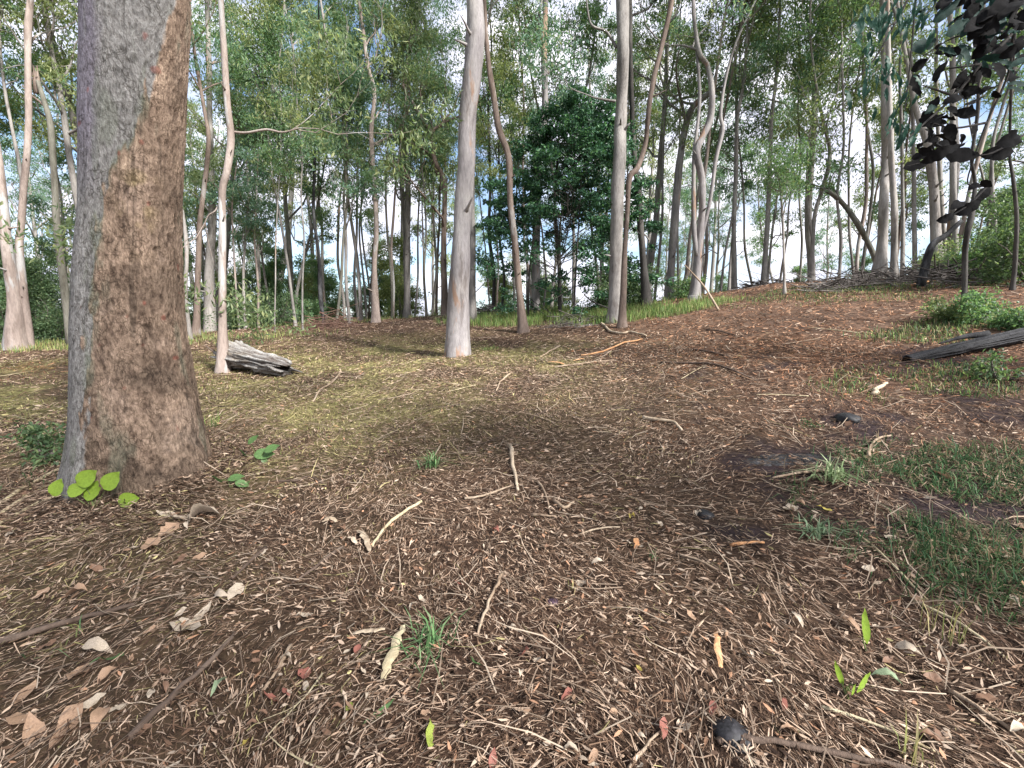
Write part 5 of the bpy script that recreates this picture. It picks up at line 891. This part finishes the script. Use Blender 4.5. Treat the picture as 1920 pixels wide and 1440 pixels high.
tuft(75, 850, 40, .15, .35, .08, [(.25, .22, .11), (.1, .12, .05)], 11, 'dry and green stalks at the left side of the big gum', .006, .7); tuft(398, 800, 24, .12, .28, .05, GG, 12, 'thin green stalks right behind the big gum foot', .006, .5)
tuft(1068, 1108, 8, .05, .1, .01, GY, 13, 'tiny upright stalk right of the maroon stone', .005, .3); tuft(60, 905, 50, .1, .22, .12, GD, 14, 'dark low grass left of the lime seedling', .01, 1.1)
tuft(115, 1210, 16, .06, .14, .05, GY + TG, 15, 'yellow green blades flattened in the near left litter', .008, 1.2)
# stones
def stone(u, v, wpx, c, label, seed):
    p = at(u, v); dd = math.dist(p, (0, 0, CH)); r_ = wpx * .5 * dd / F; an = np.linspace(0, 2 * math.pi, 20, endpoint=False); ph = np.linspace(-.5, math.pi / 2, 9); Pp, An = np.meshgrid(ph, an, indexing='ij')
    x, y, z = np.cos(Pp) * np.cos(An), np.cos(Pp) * np.sin(An), np.sin(Pp); k = 1 + .5 * (fbm(x * 1.5 + seed, y * 1.5, z * 1.5, 3, seed) - .5); m = MB(); V = np.stack([x * k * r_, y * k * r_, z * k * r_ * .62 - .05 * r_], -1); i = np.arange(8)[:, None] * 20; j = np.arange(20)[None]; kk = (j + 1) % 20
    m.add(V.reshape(-1, 3), np.stack([i + j, i + kk, i + 20 + kk, i + 20 + j], -1).reshape(-1, 4)); tag(link('stone', m.mesh('stone', flat('stone_' + str(seed), c, .6, 0, .5, 60)), None, p), label, 'stone')
stone(1374, 1378, 52, (.025, .024, .027), 'dark rounded stone at the bottom right of middle', 1); stone(1036, 1130, 22, (.06, .035, .05), 'small maroon stone below the middle', 2); stone(1322, 966, 30, (.02, .02, .022), 'black charcoal lump left of the pale leaf', 3); stone(1590, 786, 34, (.02, .02, .022), 'black charcoal lump on the dark soil stain', 4)

# ------------------------------------------------------------------ near hanging branches at the upper right
def hanging(name, label, twigs, lv, mats, seed, extra):
    rng = np.random.default_rng(seed); p0 = onplane(*map(float, twigs[0][0][:2]), twigs[0][0][2]); root = empty(name, p0); tag(root, label, 'branch'); og = np.array(root.location)
    for tw_ in twigs:
        P = np.array([onplane(float(a), float(b), c) for a, b, c in tw_]); P = smooth_path(P, 4); m = MB(); tube(m, P, np.linspace(.006, .0022, len(P)) * (1.6 if tw_ is twigs[0] else 1), 6, rough=.15); link('twig', m.mesh('twig', BK['dark'], og), root)
    ms = {k: [leaf_mesh(1, W, cu, fo, s_, 9, .22).mesh('leaf', FM) for s_, (cu, fo) in enumerate([(.12, .1), (.2, .25), (.05, .02)])] for k, (W, FM) in mats.items()}
    for (lu, lv_, lpx, ang, k) in lv:
        d = rng.uniform(1.9, 2.5); p = onplane(float(lu), float(lv_), d); s = lpx * d / F * .95; o = link('leaf', ms[k][int(rng.integers(0, 3))], root, p - og); o.scale = (s, s, s)
        o.rotation_euler = (math.pi / 2 + rng.normal(0, .55), -ang + rng.normal(0, .1), rng.normal(0, .35))
M_dl = flat('shaded_brown_leaf', (.0095, .0088, .009), .95, .05, .4, 9); M_dg = flat('shaded_green_leaf', (.02, .055, .042), .7, .2, .3, 9); M_tl = flat('teal_hanging_leaf', (.04, .115, .075), .45, .3, .3, 9)  # shaded leaves: backlit darkness put into the colour, besides their dry brown-black
rng = np.random.default_rng(99)
dk = [(1720, 160, 46, -.9, 'b'), (1735, 82, 62, .55, 'g'), (1797, 50, 52, .5, 'g'), (1725, 121, 36, .6, 'b'), (1757, 95, 42, .6, 'b'), (1765, 132, 44, .9, 'b'), (1792, 96, 34, .2, 'b'), (1805, 155, 34, -.6, 'b'), (1750, 227, 46, -.3, 'b'), (1745, 204, 34, .6, 'g'), (1772, 252, 42, -.9, 'b'), (1720, 308, 48, .35, 'b'), (1757, 289, 50, .5, 'b'), (1806, 290, 56, -.1, 'b'), (1828, 242, 26, .8, 'b'),
      (1872, 287, 56, .2, 'b'), (1894, 262, 62, .4, 'b'), (1892, 138, 50, .8, 'b'), (1860, 124, 46, .1, 'b'), (1855, 52, 56, .4, 'b'), (1897, 36, 60, .5, 'b'), (1895, 12, 50, .3, 'b'), (1870, 24, 50, .5, 'b'), (1846, 88, 52, .7, 'b'), (1787, 187, 36, .3, 'b'), (1825, 170, 30, -.4, 'b'), (1815, 389, 46, .5, 'b'), (1774, 408, 34, .5, 'b'), (1797, 384, 36, .6, 'b'), (1842, 364, 38, .9, 'b'), (1832, 350, 30, .5, 'b'), (1850, 345, 26, -.5, 'b')]
for k in range(80):
    u_ = rng.uniform(1770, 1960); v_ = rng.uniform(-30, 40 + (u_ - 1770) * .55); dk.append((u_, v_, rng.uniform(30, 60), rng.uniform(.1, 1.1), 'b' if rng.uniform() < .85 else 'g'))
for k in range(40):
    q = rng.uniform(0, 1); dk.append((1860 - 130 * q + rng.normal(0, 16), 130 + 150 * q + rng.normal(0, 22), rng.uniform(20, 40), rng.uniform(-1.2, 1.2), 'b'))
for k in range(55):
    u_ = rng.uniform(1710, 1960); v_ = rng.uniform(-30, 60 + (u_ - 1710) * .6); dk.append((u_, v_, rng.uniform(26, 50), rng.uniform(-1.9, .6), 'n'))
hanging('overhanging_branch', 'dark broad leaved branch hanging into view from the upper right', [
    [(2150, -260, 2.3), (2000, -80, 2.3), (1900, 60, 2.25), (1840, 120, 2.2), (1790, 180, 2.2), (1740, 225, 2.15), (1700, 262, 2.1)], [(1900, 60, 2.25), (1850, 60, 2.2), (1790, 70, 2.15), (1730, 105, 2.1)], [(2000, -80, 2.3), (1930, 0, 2.2), (1870, 20, 2.1), (1800, 40, 2.1)],
    [(1960, 225, 2.4), (1900, 265, 2.35), (1850, 290, 2.3), (1790, 290, 2.25), (1700, 312, 2.2)], [(1900, 60, 2.25), (1890, 140, 2.3), (1850, 230, 2.3), (1825, 300, 2.3), (1815, 345, 2.35), (1850, 350, 2.35)], [(1960, 225, 2.4), (2050, 150, 2.4), (2150, -260, 2.3)], [(1850, 350, 2.35), (1815, 385, 2.3), (1770, 412, 2.25)], [(1790, 180, 2.2), (1730, 160, 2.1)], [(1840, 120, 2.2), (1770, 130, 2.15)], [(1850, 230, 2.3), (1790, 240, 2.2), (1745, 230, 2.15)]],
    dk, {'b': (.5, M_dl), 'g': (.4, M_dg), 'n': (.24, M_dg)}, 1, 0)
tl = [(1687, 107, 36, -1.4, 't'), (1590, 190, 44, -1.3, 't'), (1690, 262, 40, 1.2, 't'), (1710, 258, 38, 1.4, 't'), (1665, 238, 38, 1.5, 't'), (1622, 132, 36, -1.2, 't'), (1645, 160, 38, -1.4, 't'), (1620, 172, 30, -1.5, 't'), (1640, 40, 40, -1.2, 't')]
for (cu, cv, ru, rv, n) in ((1640, 50, 45, 50, 34), (1640, 130, 35, 45, 20), (1700, 40, 40, 45, 22), (1680, 180, 35, 50, 16), (1690, 240, 30, 25, 12)):
    for k in range(n): tl.append((cu + rng.normal(0, ru * .5), cv + rng.normal(0, rv * .5), rng.uniform(18, 34), rng.uniform(-2.0, -1.0), 't'))
hanging('overhanging_branch', 'blue green spray of narrow drooping leaves beside the dark leaved branch', [
    [(1900, -420, 2.9), (1780, -200, 2.9), (1720, -40, 2.9), (1680, 40, 2.9), (1640, 110, 2.9), (1590, 165, 2.9)], [(1720, -40, 2.9), (1710, 80, 2.9), (1700, 180, 2.9), (1690, 250, 2.9)], [(1780, -200, 2.9), (1700, -60, 2.9), (1640, 0, 2.9), (1610, 60, 2.9)], [(1680, 40, 2.9), (1650, 60, 2.9), (1625, 50, 2.9)]],
    tl, {'t': (.26, M_tl)}, 2, 0)
